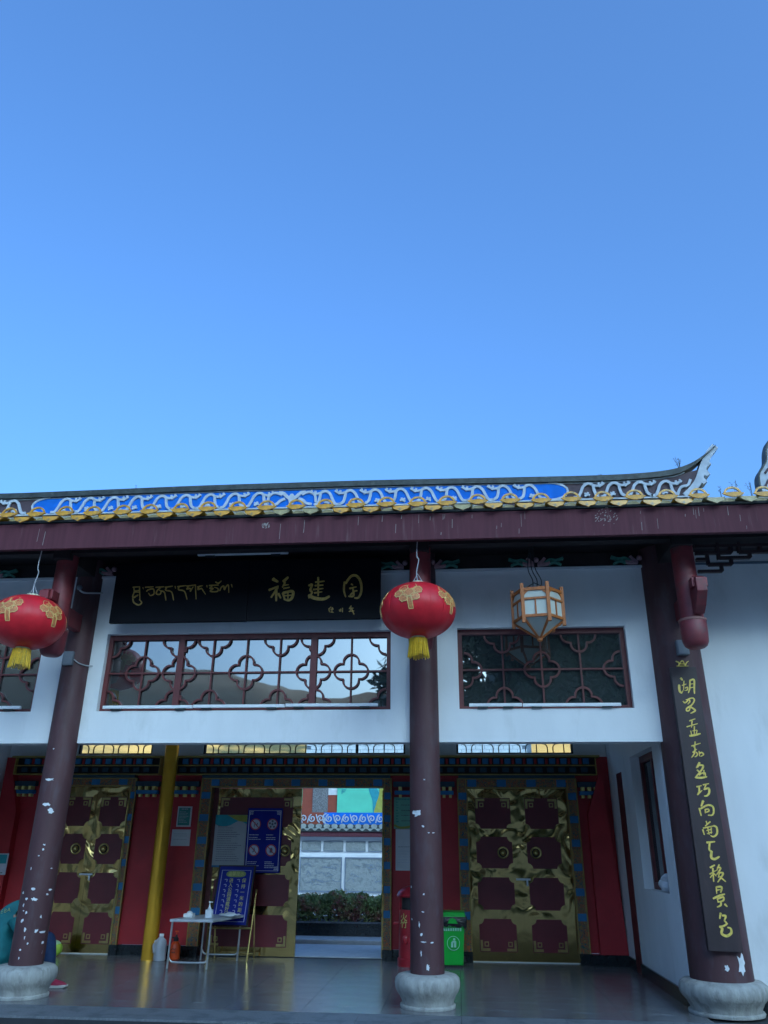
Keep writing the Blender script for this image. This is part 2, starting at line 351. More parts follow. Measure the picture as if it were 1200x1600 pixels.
ST_COUPLET='26.5:2.588,3.299 2.603,3.277;23:2.56,3.223 2.555,3.16 2.573,3.129;12.4:2.573,3.129 2.593,3.158;13.3:2.619,3.267 2.6,3.164;13.3:2.592,3.216 2.638,3.231;11.5:2.62,3.186 2.648,3.195 2.639,3.164 2.612,3.16;15:2.686,3.276 2.671,3.186 2.648,3.132;17.7:2.686,3.271 2.731,3.278 2.72,3.186 2.714,3.123;11.5:2.689,3.231 2.716,3.235;11.5:2.683,3.19 2.71,3.195;13.3:2.577,3.04 2.597,3.022 2.632,3.052 2.611,3.057;12.4:2.634,3.066 2.652,3.039 2.625,3.008;14.2:2.642,3.066 2.687,3.074 2.702,3.052 2.678,3.012 2.633,2.973 2.605,2.96;13.3:2.649,2.99 2.605,2.96 2.601,2.934 2.628,2.938 2.646,2.973;16.8:2.643,2.982 2.69,2.946 2.687,2.929 2.641,2.907;15:2.616,2.824 2.679,2.846;13.3:2.576,2.76 2.697,2.794;13.3:2.643,2.823 2.627,2.755;12.4:2.613,2.717 2.616,2.678;13.3:2.659,2.764 2.646,2.682;12.4:2.682,2.721 2.668,2.686;10.6:2.634,2.716 2.679,2.725;20.3:2.592,2.663 2.653,2.672 2.711,2.686;14.2:2.643,2.601 2.63,2.542;13.3:2.597,2.555 2.696,2.584;12.4:2.619,2.555 2.631,2.521 2.604,2.483;12.4:2.6,2.489 2.648,2.521;13.3:2.63,2.516 2.615,2.474 2.579,2.433;11.5:2.639,2.491 2.648,2.466 2.628,2.445 2.615,2.441;12.4:2.67,2.5 2.667,2.449;13.3:2.671,2.474 2.694,2.487 2.712,2.466 2.679,2.445;20.3:2.657,2.382 2.634,2.345 2.615,2.328;16.8:2.652,2.353 2.69,2.349 2.666,2.304 2.587,2.225;15:2.619,2.304 2.652,2.271 2.632,2.25;13.3:2.652,2.267 2.695,2.275 2.698,2.242;20.3:2.591,2.228 2.645,2.224 2.71,2.234;12.4:2.691,2.304 2.683,2.25;16.8:2.589,2.132 2.641,2.144;16.8:2.614,2.132 2.608,2.087 2.591,2.059;15:2.585,2.051 2.638,2.095;15:2.659,2.152 2.72,2.164;14.2:2.689,2.152 2.66,2.103;18.6:2.665,2.107 2.712,2.116 2.709,2.071 2.684,2.043 2.654,2.039;25.1:2.636,1.992 2.607,1.937;19.4:2.583,1.917 2.592,1.843;17.1:2.598,1.912 2.676,1.948 2.725,1.933 2.727,1.883 2.706,1.849 2.665,1.848;13.7:2.643,1.903 2.674,1.908 2.677,1.888 2.638,1.873;13.7:2.644,1.908 2.637,1.868;14.8:2.635,1.789 2.64,1.755;14.8:2.676,1.784 2.618,1.74;14.8:2.594,1.72 2.716,1.745;17.1:2.587,1.706 2.595,1.657;17.1:2.705,1.745 2.733,1.726 2.726,1.668 2.688,1.638 2.659,1.648;12.6:2.641,1.725 2.646,1.657;12.6:2.626,1.696 2.68,1.711;12.6:2.627,1.667 2.68,1.682;12.6:2.677,1.726 2.668,1.667;21.7:2.608,1.58 2.691,1.59;17.1:2.639,1.58 2.623,1.513 2.646,1.499;22.8:2.646,1.499 2.632,1.441 2.664,1.423 2.714,1.447;19.4:2.606,1.342 2.655,1.366;13.7:2.592,1.281 2.657,1.314;17.1:2.631,1.338 2.621,1.212;12.6:2.628,1.286 2.592,1.248;12.6:2.638,1.286 2.654,1.263;14.8:2.701,1.371 2.667,1.315;13.7:2.677,1.343 2.711,1.338 2.661,1.277;12.6:2.696,1.305 2.672,1.249;14.8:2.689,1.296 2.728,1.287 2.66,1.207;17.1:2.688,1.259 2.74,1.213;14.8:2.638,1.161 2.633,1.101;17.1:2.638,1.161 2.692,1.161 2.674,1.111;12.6:2.643,1.133 2.674,1.138;17.1:2.591,1.055 2.66,1.083 2.712,1.097;14.8:2.63,1.051 2.692,1.07 2.687,1.038 2.63,1.023;13.7:2.631,1.055 2.635,1.023;14.8:2.661,1.028 2.656,0.996 2.618,0.978;19.4:2.697,1.006 2.717,0.984;21.7:2.644,0.924 2.626,0.874;17.1:2.655,0.902 2.689,0.898 2.667,0.857;14.8:2.667,0.857 2.687,0.831 2.66,0.812 2.614,0.803;21.7:2.614,0.803 2.636,0.785 2.624,0.741 2.669,0.72 2.717,0.747 2.719,0.787 2.691,0.795;13.7:2.649,0.803 2.697,0.831'
ST_EMBLEM='10.3:2.577,3.505 2.61,3.486 2.599,3.45;10.3:2.599,3.45 2.65,3.511 2.676,3.449;10.3:2.62,3.474 2.668,3.473;10.3:2.676,3.449 2.694,3.486 2.72,3.504;9:2.581,3.45 2.706,3.448'
ST_NAME='46.4:-2.224,4.604 -2.157,4.565;31:-2.264,4.457 -2.146,4.506;31:-2.152,4.491 -2.229,4.361;37.2:-2.172,4.469 -2.162,4.316;31:-2.14,4.41 -2.108,4.351;43.3:-2.085,4.564 -2.031,4.622;21.7:-2.089,4.512 -2.018,4.525;24.8:-2.063,4.556 -2.095,4.49;21.7:-2.08,4.475 -2.002,4.488;31:-2.083,4.416 -1.963,4.436 -1.959,4.363 -1.999,4.32 -2.064,4.336;31:-2.083,4.416 -2.057,4.336;18.6:-2.02,4.43 -2.014,4.335;17:-2.06,4.379 -1.975,4.385;27.9:-1.645,4.613 -1.635,4.371;24.8:-1.678,4.548 -1.565,4.56;23.2:-1.683,4.504 -1.577,4.509;21.7:-1.702,4.453 -1.575,4.465;21.7:-1.686,4.409 -1.588,4.421;24.8:-1.761,4.505 -1.719,4.519 -1.737,4.446 -1.714,4.416 -1.753,4.344;37.2:-1.755,4.381 -1.683,4.343 -1.57,4.327 -1.494,4.361;23.2:-1.31,4.547 -1.314,4.438 -1.29,4.35;29.4:-1.295,4.525 -1.227,4.619 -1.156,4.618 -1.105,4.536 -1.096,4.419 -1.129,4.34 -1.178,4.334;21.7:-1.224,4.516 -1.203,4.501;23.2:-1.244,4.458 -1.16,4.478;18.6:-1.235,4.371 -1.18,4.42 -1.145,4.427;23.2:-1.202,4.457 -1.193,4.363 -1.255,4.357;12.4:-1.495,4.203 -1.486,4.16;12.4:-1.468,4.224 -1.495,4.196;12.4:-1.454,4.217 -1.439,4.195;10.8:-1.473,4.188 -1.439,4.192;12.4:-1.456,4.209 -1.454,4.155;10.8:-1.472,4.16 -1.437,4.155;12.4:-1.362,4.186 -1.361,4.165;12.4:-1.346,4.196 -1.345,4.162;12.4:-1.325,4.207 -1.324,4.156;12.4:-1.217,4.234 -1.237,4.206;12.4:-1.244,4.199 -1.189,4.205;12.4:-1.217,4.212 -1.229,4.163;12.4:-1.243,4.163 -1.181,4.169;13.9:-1.209,4.191 -1.18,4.126'
ST_TIBET='17.8:-4.037,4.53 -3.945,4.536;14.6:-4.02,4.521 -4.007,4.482 -3.946,4.489 -3.951,4.52;14.6:-4.02,4.465 -3.935,4.463;16.2:-3.95,4.536 -3.921,4.364;14.6:-4.011,4.459 -4.018,4.396 -3.953,4.426 -4.001,4.388;16.2:-4.016,4.381 -3.993,4.326 -3.927,4.294 -3.893,4.325 -3.929,4.364;14.6:-3.905,4.527 -3.894,4.503;17.8:-3.874,4.526 -3.767,4.532;14.6:-3.851,4.471 -3.824,4.494 -3.763,4.501 -3.747,4.438 -3.79,4.415 -3.817,4.447;17.8:-3.735,4.523 -3.628,4.529;14.6:-3.666,4.522 -3.707,4.484 -3.716,4.437 -3.669,4.429 -3.659,4.467 -3.693,4.491;14.6:-3.66,4.475 -3.611,4.451 -3.58,4.35;17.8:-3.612,4.521 -3.514,4.535;14.6:-3.589,4.52 -3.599,4.482 -3.52,4.457 -3.48,4.348;14.6:-3.483,4.534 -3.472,4.502;17.8:-3.451,4.526 -3.338,4.539;14.6:-3.428,4.525 -3.431,4.486 -3.352,4.461 -3.307,4.355;17.8:-3.33,4.531 -3.216,4.544;14.6:-3.306,4.523 -3.325,4.492 -3.28,4.499 -3.276,4.46 -3.257,4.498 -3.244,4.521;14.6:-3.219,4.544 -3.189,4.358;16.2:-3.191,4.517 -3.124,4.534;14.6:-3.168,4.52 -3.179,4.481 -3.135,4.496 -3.109,4.464 -3.074,4.417;14.6:-3.071,4.536 -3.063,4.51;17.8:-3.04,4.533 -2.919,4.538;14.6:-3.001,4.524 -3.028,4.494 -2.983,4.493 -3.017,4.455 -2.926,4.453 -2.922,4.491 -2.969,4.508;14.6:-2.961,4.578 -2.921,4.561 -2.886,4.592;14.6:-2.896,4.46 -2.878,4.506 -2.849,4.521 -2.837,4.474 -2.818,4.513 -2.79,4.535 -2.776,4.434;14.6:-2.752,4.542 -2.738,4.503'
CH_L=[(-4.764,2.555,0.021,0.013),(-4.753,2.207,0.117,0.027),(-4.732,1.933,0.097,0.033),(-4.674,1.871,0.055,0.06),(-4.681,1.504,0.021,0.02),(-4.687,1.457,0.021,0.02),(-4.719,1.39,0.034,0.013),(-4.784,1.258,0.014,0.027),(-4.72,1.051,0.041,0.027),(-4.838,1.011,0.021,0.027),(-4.775,0.955,0.034,0.027),(-4.692,0.949,0.062,0.033),(-4.799,0.891,0.021,0.04),(-4.787,0.834,0.021,0.013),(-4.747,0.816,0.021,0.033),(-4.783,0.74,0.034,0.04),(-4.729,0.654,0.021,0.047),(-4.623,0.638,0.028,0.033),(-4.583,0.62,0.041,0.02),(-4.72,0.574,0.014,0.033),(-4.747,0.458,0.021,0.02),(-4.68,0.52,0.014,0.027),(-4.606,0.774,0.014,0.033),(-4.589,1.26,0.014,0.013),(-4.576,1.04,0.014,0.02),(-4.59,0.995,0.014,0.02),(-4.57,0.516,0.014,0.027),(-4.745,0.38,0.014,0.033),(-4.559,0.425,0.014,0.027)]
CH_C=[(-0.346,2.213,0.028,0.013),(-0.429,1.862,0.097,0.073),(-0.367,1.725,0.028,0.02),(-0.304,1.66,0.021,0.013),(-0.255,1.66,0.028,0.013),(-0.368,1.053,0.021,0.02),(-0.377,0.883,0.034,0.013),(-0.419,0.762,0.014,0.053),(-0.4,0.673,0.034,0.033),(-0.374,0.603,0.055,0.013),(-0.287,0.599,0.041,0.013),(-0.402,0.498,0.014,0.053),(-0.331,0.372,0.034,0.06),(-0.505,1.119,0.014,0.02),(-0.5,0.809,0.014,0.02)]
CH_R=[(2.801,0.475,0.083,0.187),(2.64,0.434,0.041,0.053),(2.59,0.279,0.034,0.02)]
# ------------------------------------------------------------------ setting
kind(MB().box(-900, 900, -900, 8.30, -0.5, -0.16).build('ground', 'asphalt'), 'structure')
kind(MB().box(-900, 900, 8.30, 900, -0.6, -0.165).build('ground', 'asphalt'), 'structure')
fl = kind(MB().box(-9.5, 5.5, 8.36, 13.1, -0.16, -0.02).build('porch_floor', 'grout'), 'structure')
tm = MB().box(-0.3978, 0.3978, -0.3978, 0.3978, -0.02, 0.0)
me_t = tm.mesh('tile', 'tile'); me_t2 = tm.mesh('tile', 'tile')
def tile_floor(parent, me, x0, x1, y0, y1, p=0.8):
    nx = int(round((x1-x0)/p)); ny = int(round((y1-y0)/p))
    for i in range(nx):
        for j in range(ny):
            link('tile', me, parent, (x0+p*(i+0.5), y0+p*(j+0.5), -0.0006*random.random()))
tile_floor(fl, me_t, -8.0, 2.4, 8.9, 12.9)
# front border of granite slabs, cut at a slight slant towards the left
bd = MB()
for i in range(13):
    xa = -9.0+i*1.0; xb = xa+0.996
    ya, yb = [max(8.42, 8.60-0.12*(x+1.0)) if x < -1 else 8.60 for x in (xa, xb)]
    bd = MB().add([(xa, 8.36, -0.02), (xb, 8.36, -0.02), (xb, 8.897, -0.02), (xa, 8.897, -0.02), (xa, 8.36, 0), (xb, 8.36, 0), (xb, 8.897, 0), (xa, 8.897, 0)],
                  [(0, 3, 2, 1), (4, 5, 6, 7), (0, 1, 5, 4), (1, 2, 6, 5), (2, 3, 7, 6), (3, 0, 4, 7)])
    bd.build('border_slab', 'granite', fl)
st = kind(MB().box(-9.5, 5.5, 7.95, 8.36, -0.16, -0.08).build('front_step', 'granite'), 'structure')
cy = kind(MB().box(-9.5, 5.5, 13.1, 14.82, -0.16, -0.012).build('courtyard_paving', 'grout'), 'structure')
me_p = MB().box(-0.398, 0.398, -0.398, 0.398, -0.012, 0.0).mesh('paver', 'paver')
tile_floor(cy, me_p, -8.0, 3.2, 13.12, 14.72)
kind(MB().box(-14, 8, 14.82, 27, -0.16, 0.06).build('courtyard_step', 'paver', bevel=0.01), 'structure')
# mountains all round the valley
def ring(front):
    b = MB(); na, rad = 144, [130, 170, 215, 260, 310, 360, 420, 520, 700]
    pr = [0, 0.22, 0.5, 0.74, 0.92, 1.0, 0.97, 0.8, 0.5]
    keys = [(-180, 10.6), (-172, 10.4), (-160, 12), (-150, 12.5), (-120, 12), (-90, 11), (-60, 10), (-35, 9.5), (0, 10), (40, 9), (90, 11), (120, 15), (140, 24), (164, 24), (173, 16), (180, 10.6)]  # unseen peak on the sun's side is raised to block direct sunlight
    def el(a):
        for (a0, e0), (a1, e1) in zip(keys, keys[1:]):
            if a0 <= a <= a1: return e0+(e1-e0)*(0.5-0.5*math.cos(math.pi*(a-a0)/(a1-a0)))
    for j, r in enumerate(rad):
        for k in range(na):
            a = -180+360*k/na; h = 360*math.tan(R(el(a)))*pr[j]
            x, y = r*math.sin(R(a)), r*math.cos(R(a))
            nz = mnoise.fractal(Vector((x/90, y/90, 0)), 1.0, 2.0, 4)
            b.v.append((x, y, -0.6+h*(1+0.13*nz)))
    for j in range(len(rad)-1):
        for k in range(na):
            if (abs(-180+360*(k+0.5)/na) < 70) == front: b.f.append((j*na+k, j*na+(k+1) % na, (j+1)*na+(k+1) % na, (j+1)*na+k))
    return b
kind(ring(True).build('dry_hillside', 'hill', smooth=60), 'structure')
kind(ring(False).build('forested_mountains', 'forest', smooth=60), 'structure')

# ------------------------------------------------------------------ gate hall
G = thing('gate_hall', 'white and red gate hall with maroon columns, yellow eave tiles and blue painted roof ridge', 'gate hall', (-2.3, 9.4, 0))
# columns
def column(cx, cy, r, rb, chips):
    c = MB().lathe(cx, cy, [(r*1.03, 0.27), (r*1.02, 0.8), (r, 2.0), (r*0.95, 4.97)], 40).build('column', 'column', G, smooth=40)
    k = rb/0.34
    prof = [(0.285*k, 0.0), (0.290*k, 0.018), (0.285*k, 0.03), (0.268*k, 0.035), (0.272*k, 0.06), (0.292*k, 0.105), (0.322*k, 0.145), (0.338*k, 0.18), (0.342*k, 0.22), (0.334*k, 0.262), (0.305*k, 0.290), (0.255*k, 0.303), (0.15*k, 0.305)]
    MB().lathe(cx, cy, prof, 44, wob=lambda a, z: 1+0.006*math.sin(7*a+20*z)+0.004*math.sin(17*a)).build('column_base', 'stone', c, smooth=50)
    if chips:
        rnd = random.Random(len(chips))
        for (X, Z, wd, ht) in chips:
            n = 15 if wd > 0.05 or ht > 0.05 else 8
            ph = rnd.random()*6
            q = []
            for i in range(n):
                t = 2*math.pi*i/n; f = 0.45+0.75*rnd.random()
                q.append((X+wd*0.56*f*math.cos(t), Z+ht*0.56*f*math.sin(t)))
            def onc(x, z, d):
                rr = r*(1.02-0.05*max(0, z-0.8)/4)*1.006+d
                s_ = max(-0.985, min(0.985, (x-cx)/rr)); return (cx+rr*s_, cy-rr*math.sqrt(1-s_*s_), z)
            vs = [onc(x, z, 0.002) for x, z in q]+[onc(x, z, -0.006) for x, z in q]
            MB().add(vs+[onc(X, Z, 0.002)], [(i, (i+1) % n, 2*n) for i in range(n)]+[(i, i+n, (i+1) % n+n, (i+1) % n) for i in range(n)]).build('paint_chip', 'chip', c)
    return c
column(-4.745, 9.34, 0.175, 0.34, CH_L); column(-0.345, 9.34, 0.175, 0.34, CH_C); column(2.666, 9.4, 0.30, 0.43, CH_R); column(-7.76, 9.4, 0.30, 0.43, None)

# upper wall bays with their windows
WY0, WY1 = 9.34, 9.54
def wall_bay(x0, x1, wx0, wx1, wz0, wz1, z0=2.64, z1=4.74):
    b = MB()
    b.box(x0, wx0, WY0, WY1, z0, z1).box(wx1, x1, WY0, WY1, z0, z1).box(wx0, wx1, WY0, WY1, z0, wz0).box(wx0, wx1, WY0, WY1, wz1, z1)
    b.build('upper_wall', 'white', G)
    MB().box(x0, x1, WY0-0.03, WY0-0.002, z1-0.005, z1+0.025).build('wall_cap_moulding', 'whitetrim', G)
def haitang(cx, cz, s=1.0):
    pts = []
    for q in range(4):
        a0 = q*90
        loc = []
        for t in range(-78, 79, 13): loc.append((0.112+0.098*math.cos(R(t)), 0.098*math.sin(R(t))))
        loc.append((0.094, 0.098))
        for x, z in loc:
            c, d = math.cos(R(a0)), math.sin(R(a0)); pts.append((cx+s*(x*c-z*d), cz+s*(x*d+z*c)))
    return pts
def clip_runs(pts, x0, x1, z0, z1):
    ins = [x0 <= x <= x1 and z0 <= z <= z1 for x, z in pts]
    if all(ins): return [(pts, True)]
    n = len(pts); runs = []; cur = []
    st0 = next((i for i in range(n) if not ins[i]), 0)
    for k in range(n):
        i = (st0+k) % n
        if ins[i]: cur.append(pts[i])
        elif cur:
            runs.append((cur, False)); cur = []
    if cur: runs.append((cur, False))
    return [r for r in runs if len(r[0]) > 1]
def lattice_window(x0, x1, z0, z1, mull, fulls, halves, bars, zc=3.5):
    fwd = 0.055
    b = MB(); fy0, fy1 = 9.415, 9.475
    b.box(x0, x1, fy0, fy1, z1-fwd-0.01, z1).box(x0, x1, fy0, fy1, z0, z0+0.045)
    b.box(x0, x0+fwd, fy0, fy1, z0+0.045, z1-fwd-0.01).box(x1-fwd, x1, fy0, fy1, z0+0.045, z1-fwd-0.01)
    for m in mull: b.box(m-0.04, m+0.04, fy0+0.003, fy1, z0+0.045, z1-fwd-0.01)
    win = b.build('window', 'winred', G)
    edges = [x0+fwd]+[e for m in mull for e in (m-0.04, m+0.04)]+[x1-fwd]
    zb, zt = z0+0.045, z1-fwd-0.01
    lights = [(edges[i], edges[i+1]) for i in range(0, len(edges), 2)]
    for a, c in lights:
        MB().box(a, c, 9.462, 9.468, zb, zt).build('pane', 'pane', win)
        MB().box(a, c, 9.424, 9.444, zc-0.0095, zc+0.0095).build('lattice_bar', 'winred', win)
    for xx in bars:
        MB().box(xx-0.0095, xx+0.0095, 9.426, 9.446, zb, zt).build('lattice_bar', 'winred', win)
    for (xx, zz) in fulls+halves:
        b = MB()
        for a, c in lights:
            for pts, closed in clip_runs(haitang(xx, zz), a, c, zb, zt):
                b.ribbon(pts, 0.022, 9.420, 9.450, closed=closed)
        if b.f: b.build('quatrefoil', 'winred', win, smooth=40)
    return win
ZT, ZB = 3.92, 3.07
wall_bay(-4.62, -0.50, -4.39, -0.747, 3.02, 3.99)
lattice_window(-4.39, -0.747, 3.02, 3.99, [-3.43, -1.72],
    [(-3.905, 3.5), (-2.575, 3.5), (-1.245, 3.5)],
    [(-3.43, 3.5), (-1.72, 3.5), (-3.01, ZT), (-3.01, ZB), (-2.15, ZT), (-2.15, ZB), (-4.33, ZT), (-4.33, ZB), (-3.47, ZT), (-3.47, ZB), (-1.68, ZT), (-1.68, ZB), (-0.81, ZT), (-0.81, ZB)],
    [-3.905, -3.01, -2.575, -2.15, -1.245])
wall_bay(-0.19, 2.44, 0.075, 2.103, 3.02, 4.0)
lattice_window(0.075, 2.103, 3.02, 4.0, [], [(1.085, 3.5)], [(0.15, 3.5), (2.03, 3.5), (0.62, ZT), (0.62, ZB), (1.55, ZT), (1.55, ZB)], [0.62, 1.085, 1.55])
wall_bay(-7.5, -4.90, -7.25, -5.235, 3.02, 3.99)
lattice_window(-7.25, -5.235, 3.02, 3.99, [], [(-6.245, 3.5)], [(-5.31, 3.5), (-7.18, 3.5), (-6.71, ZT), (-6.71, ZB), (-5.78, ZT), (-5.78, ZB)], [-6.71, -6.245, -5.78])
# beams, soffit, inner ceiling
MB().box(-7.5, 2.44, 9.36, 9.54, 4.77, 4.96).build('wall_beam', 'darkwood', G)
MB().box(-9.6, 5.6, 8.14, 12.3, 4.98, 5.0).build('soffit', 'soffit', G)
MB().box(-9.6, 5.6, 8.52, 8.66, 4.80, 4.975).build('eave_beam', 'soffit', G)
for cx, ww in ((-4.745, 0.11), (-0.345, 0.11), (2.666, 0.12), (-7.76, 0.12)):
    MB().box(cx-ww, cx+ww, 8.50, 9.30, 4.72, 4.976).build('bracket_beam', 'darkwood', G, bevel=0.01)
# eave fascia board
MB().box(-9.6, 5.6, 8.08, 8.14, 4.69, 5.015).build('eave_fascia', 'fascia', G, bevel=0.006)
MB().box(-9.6, 5.6, 8.085, 8.14, 5.03, 5.06).build('eave_shade_batten', 'slate', G)  # batten coloured dark to stand in for the shaded gap above the fascia
sp = MB(); rnd = random.Random(3)            # lime splashes and drips down the board
for X, Z, sx, sz in ((1.75, 4.93, 0.14, 0.11), (-2.11, 4.93, 0.05, 0.035)):
    for _ in range(46):
        a, d = rnd.random()*6.28, rnd.random()**0.7
        x, z, l = X+sx*d*math.cos(a), Z+sz*d*math.sin(a)-0.02, 0.008+0.02*rnd.random()
        sp.ribbon([(x, z), (x+l*0.6, z+l*0.5)], 0.007, 8.0785-0.0001*len(sp.f)/300, 8.081)
for _ in range(34):
    x = rnd.choice([-0.35, -0.1, 2.3, 2.9, 0.9, -4.9, -1.5])+rnd.gauss(0, 0.35); z = 4.72+0.25*rnd.random(); l = 0.03+0.16*rnd.random()**2
    sp.ribbon([(x, z), (x+0.004, min(5.0, z+l))], 0.003+0.003*rnd.random(), 8.0782, 8.081)
sp.build('lime_splashes', mat('lime_splash', (0.30, 0.26, 0.24), 0.9), G)
# hanging pendant posts
def pendant(cx, brk):
    cy_ = 8.66
    p = MB().lathe(cx, cy_, [(0.125, 3.87), (0.125, 4.976)], 24).build('pendant_post', 'pendant', G, smooth=40)
    MB().lathe(cx, cy_, [(0.09, 3.555), (0.118, 3.575), (0.138, 3.62), (0.144, 3.70), (0.146, 3.845), (0.135, 3.868)], 28).build('pendant_knob', 'pendant', p, smooth=40)
    MB().lathe(cx, cy_, [(0.140, 3.846), (0.151, 3.85), (0.151, 3.872), (0.134, 3.88)], 28).build('collar', mat('faded_collar', (0.30, 0.13, 0.11), 0.7), p, smooth=40)
    MB().box(cx-0.045, cx+0.045, cy_+0.1, 9.2, 3.98, 4.2).build('tie_beam', 'pendant', p, bevel=0.008)
    bx = cx+brk
    pr = [(8.28, 4.10), (8.28, 4.25), (8.36, 4.29), (8.60, 4.29), (8.60, 3.92), (8.50, 3.90), (8.40, 3.97)]
    MB().prismx(pr, bx-0.055, bx+0.055).build('bracket_arm', 'pendant', p, bevel=0.006)
    MB().box(bx-0.085, bx+0.085, 8.33, 8.45, 4.16, 4.27).build('bracket_block', 'pendant', p, bevel=0.008)
pendant(2.70, 0.04); pendant(-4.735, -0.02); pendant(-0.345, 0.0)
# carved painted ornaments on top of the wall
def ornament(cx, half=False, side=1):
    y0, y1 = 9.25, 9.31
    sides = (side,) if half else (-1, 1)
    for s in sides:
        o = MB(); p = MB()
        o.ribbon(catmull([(cx+s*0.10, 4.79), (cx+s*0.17, 4.845), (cx+s*0.25, 4.835), (cx+s*0.34, 4.865)], 5), 0.030, y0, y1)
        o.ribbon(catmull([(cx+s*0.16, 4.785), (cx+s*0.22, 4.81), (cx+s*0.29, 4.79), (cx+s*0.31, 4.775)], 5), 0.022, y0+0.003, y1)
        p.ribbon(catmull([(cx+s*0.03, 4.79), (cx+s*0.08, 4.83), (cx+s*0.11, 4.87)], 4), 0.035, y0-0.004, y1)
        p.ribbon(catmull([(cx+s*0.02, 4.785), (cx+s*0.12, 4.79), (cx+s*0.17, 4.80)], 4), 0.028, y0-0.008, y1)
        if s == sides[0]: p.ball((cx, 9.25, 4.84), 0.035)
        a = o.build('carved_ornament', 'carvegreen', G, smooth=30); p.build('carved_flower', 'carvepink', a, smooth=30)
ornament(1.09); ornament(2.36, True, -1); ornament(-0.21, True, 1); ornament(-0.56, True, -1); ornament(-6.1); ornament(-4.40, True, -1)
# inside of the porch
MB().box(-7.5, 2.38, 9.54, 12.85, 3.34, 3.40).build('porch_ceiling', 'white', G)
# right hand side wall with its recess and narrow doorway
sw = MB(); X0, X1 = 2.38, 2.60
sw.box(X0, X1, 12.851, 13.06, 2.842, 3.34).box(X0, X1, 9.56, 9.93, 0.14, 3.34).box(X0, X1, 9.93, 11.2, 0.14, 1.05).box(X0, X1, 9.93, 11.2, 2.66, 3.34).box(X0, X1, 11.2, 11.87, 0.14, 3.34).box(X0, X1, 11.87, 12.23, 2.53, 3.34).box(X0, X1, 12.23, 12.85, 0.14, 3.34)
sw.build('side_wall', 'white', G)
MB().box(2.36, X1, 9.56, 11.87, 0, 0.138).build('skirting', 'blackstone', G); MB().box(2.36, X1, 12.23, 12.68, 0, 0.138).build('skirting', 'blackstone', G)
MB().box(2.372, 2.5, 11.872, 12.228, 0, 2.53).build('side_door', 'winred', G)
rw = MB().box(2.50, 2.58, 9.93, 11.2, 1.05, 1.13).box(2.50, 2.58, 9.93, 11.2, 2.58, 2.66).box(2.50, 2.58, 9.93, 10.0, 1.13, 2.58).box(2.50, 2.58, 11.13, 11.2, 1.13, 2.58).box(2.503, 2.577, 10.53, 10.60, 1.13, 2.58).build('recess_window', 'winred', G)
MB().box(2.54, 2.55, 10.0, 11.13, 1.13, 2.58).build('pane', 'pane', rw)
MB().box(-7.70, -7.452, 9.56, 13.06, 0, 3.34).build('side_wall', 'white', G)
# outer wall to the right
MB().box(2.90, 5.6, 9.46, 9.7, 0.12, 4.80).box(2.90, 5.6, 9.46, 9.7, 4.83, 4.975).build('outer_wall', 'white', G)
MB().box(2.90, 5.6, 9.445, 9.7, 4.801, 4.829).build('wall_line', 'greyframe', G)
MB().box(2.90, 5.6, 9.43, 9.70, 0, 0.12).build('skirting', 'blackstone', G)
# fretwork hanging under the eave at the right
fr = MB(); fy0, fy1 = 8.68, 8.72
fk = [((2.86, 4.455), (3.13, 4.455)), ((3.13, 4.455), (3.13, 4.55)), ((2.99, 4.535), (3.25, 4.535)), ((3.25, 4.535), (3.25, 4.62)), ((2.99, 4.535), (2.99, 4.70)), ((3.10, 4.615), (3.47, 4.615)), ((3.47, 4.615), (3.47, 4.69)),
      ((3.12, 4.615), (3.12, 4.80)), ((2.86, 4.68), (3.27, 4.68)), ((3.27, 4.68), (3.27, 4.76)), ((3.36, 4.68), (3.74, 4.68)), ((3.36, 4.68), (3.36, 4.80)), ((3.60, 4.68), (3.60, 4.78)), ((3.74, 4.68), (3.74, 4.79)), ((3.86, 4.66), (3.86, 4.79)), ((3.86, 4.66), (4.3, 4.66)),
      ((2.86, 4.60), (2.99, 4.60)), ((2.86, 4.76), (4.6, 4.76)), ((4.3, 4.66), (4.3, 4.76))]
fo = None
for i, (a, c) in enumerate(fk):
    b = MB().ribbon([a, c], 0.034, fy0-0.0006*i, fy1+0.0006*i)
    if fo is None: fo = b.build('fretwork', 'fret', G)
    else: b.build('fret_bar', 'fret', fo)

# ------------------------------------------------------------------ roof
RF = MB().prismx([(8.145, 5.068), (10.2, 6.0), (13.1, 4.72), (13.1, 4.66), (10.2, 5.92), (8.145, 5.02)], -9.6, 5.6).build('roof', 'glaze_grey', G)
PIT = 0.3485
capx = [-0.697+PIT*i for i in range(-25, 18)]
row = MB()
sl_ = (6.0-5.03)/(10.2-8.06)
vs = []
for k in range(7):
    a = math.pi*k/6; vs.append((0.08*math.cos(a), 0.055*math.sin(a)))
row.add([(x, 8.14, 5.03+sl_*0.08+z) for x, z in vs]+[(x, 10.17, 5.03+sl_*2.11+z) for x, z in vs], [(i, i+1, i+8, i+7) for i in range(6)]+[tuple(range(7))])
me_row = row.mesh('tile_row', 'glaze_grey', (0, 0, 0), 50)
def arc(r0, a0, a1, n): return [(r0*math.cos(a0+(a1-a0)*i/n), r0*math.sin(a0+(a1-a0)*i/n)) for i in range(n+1)]
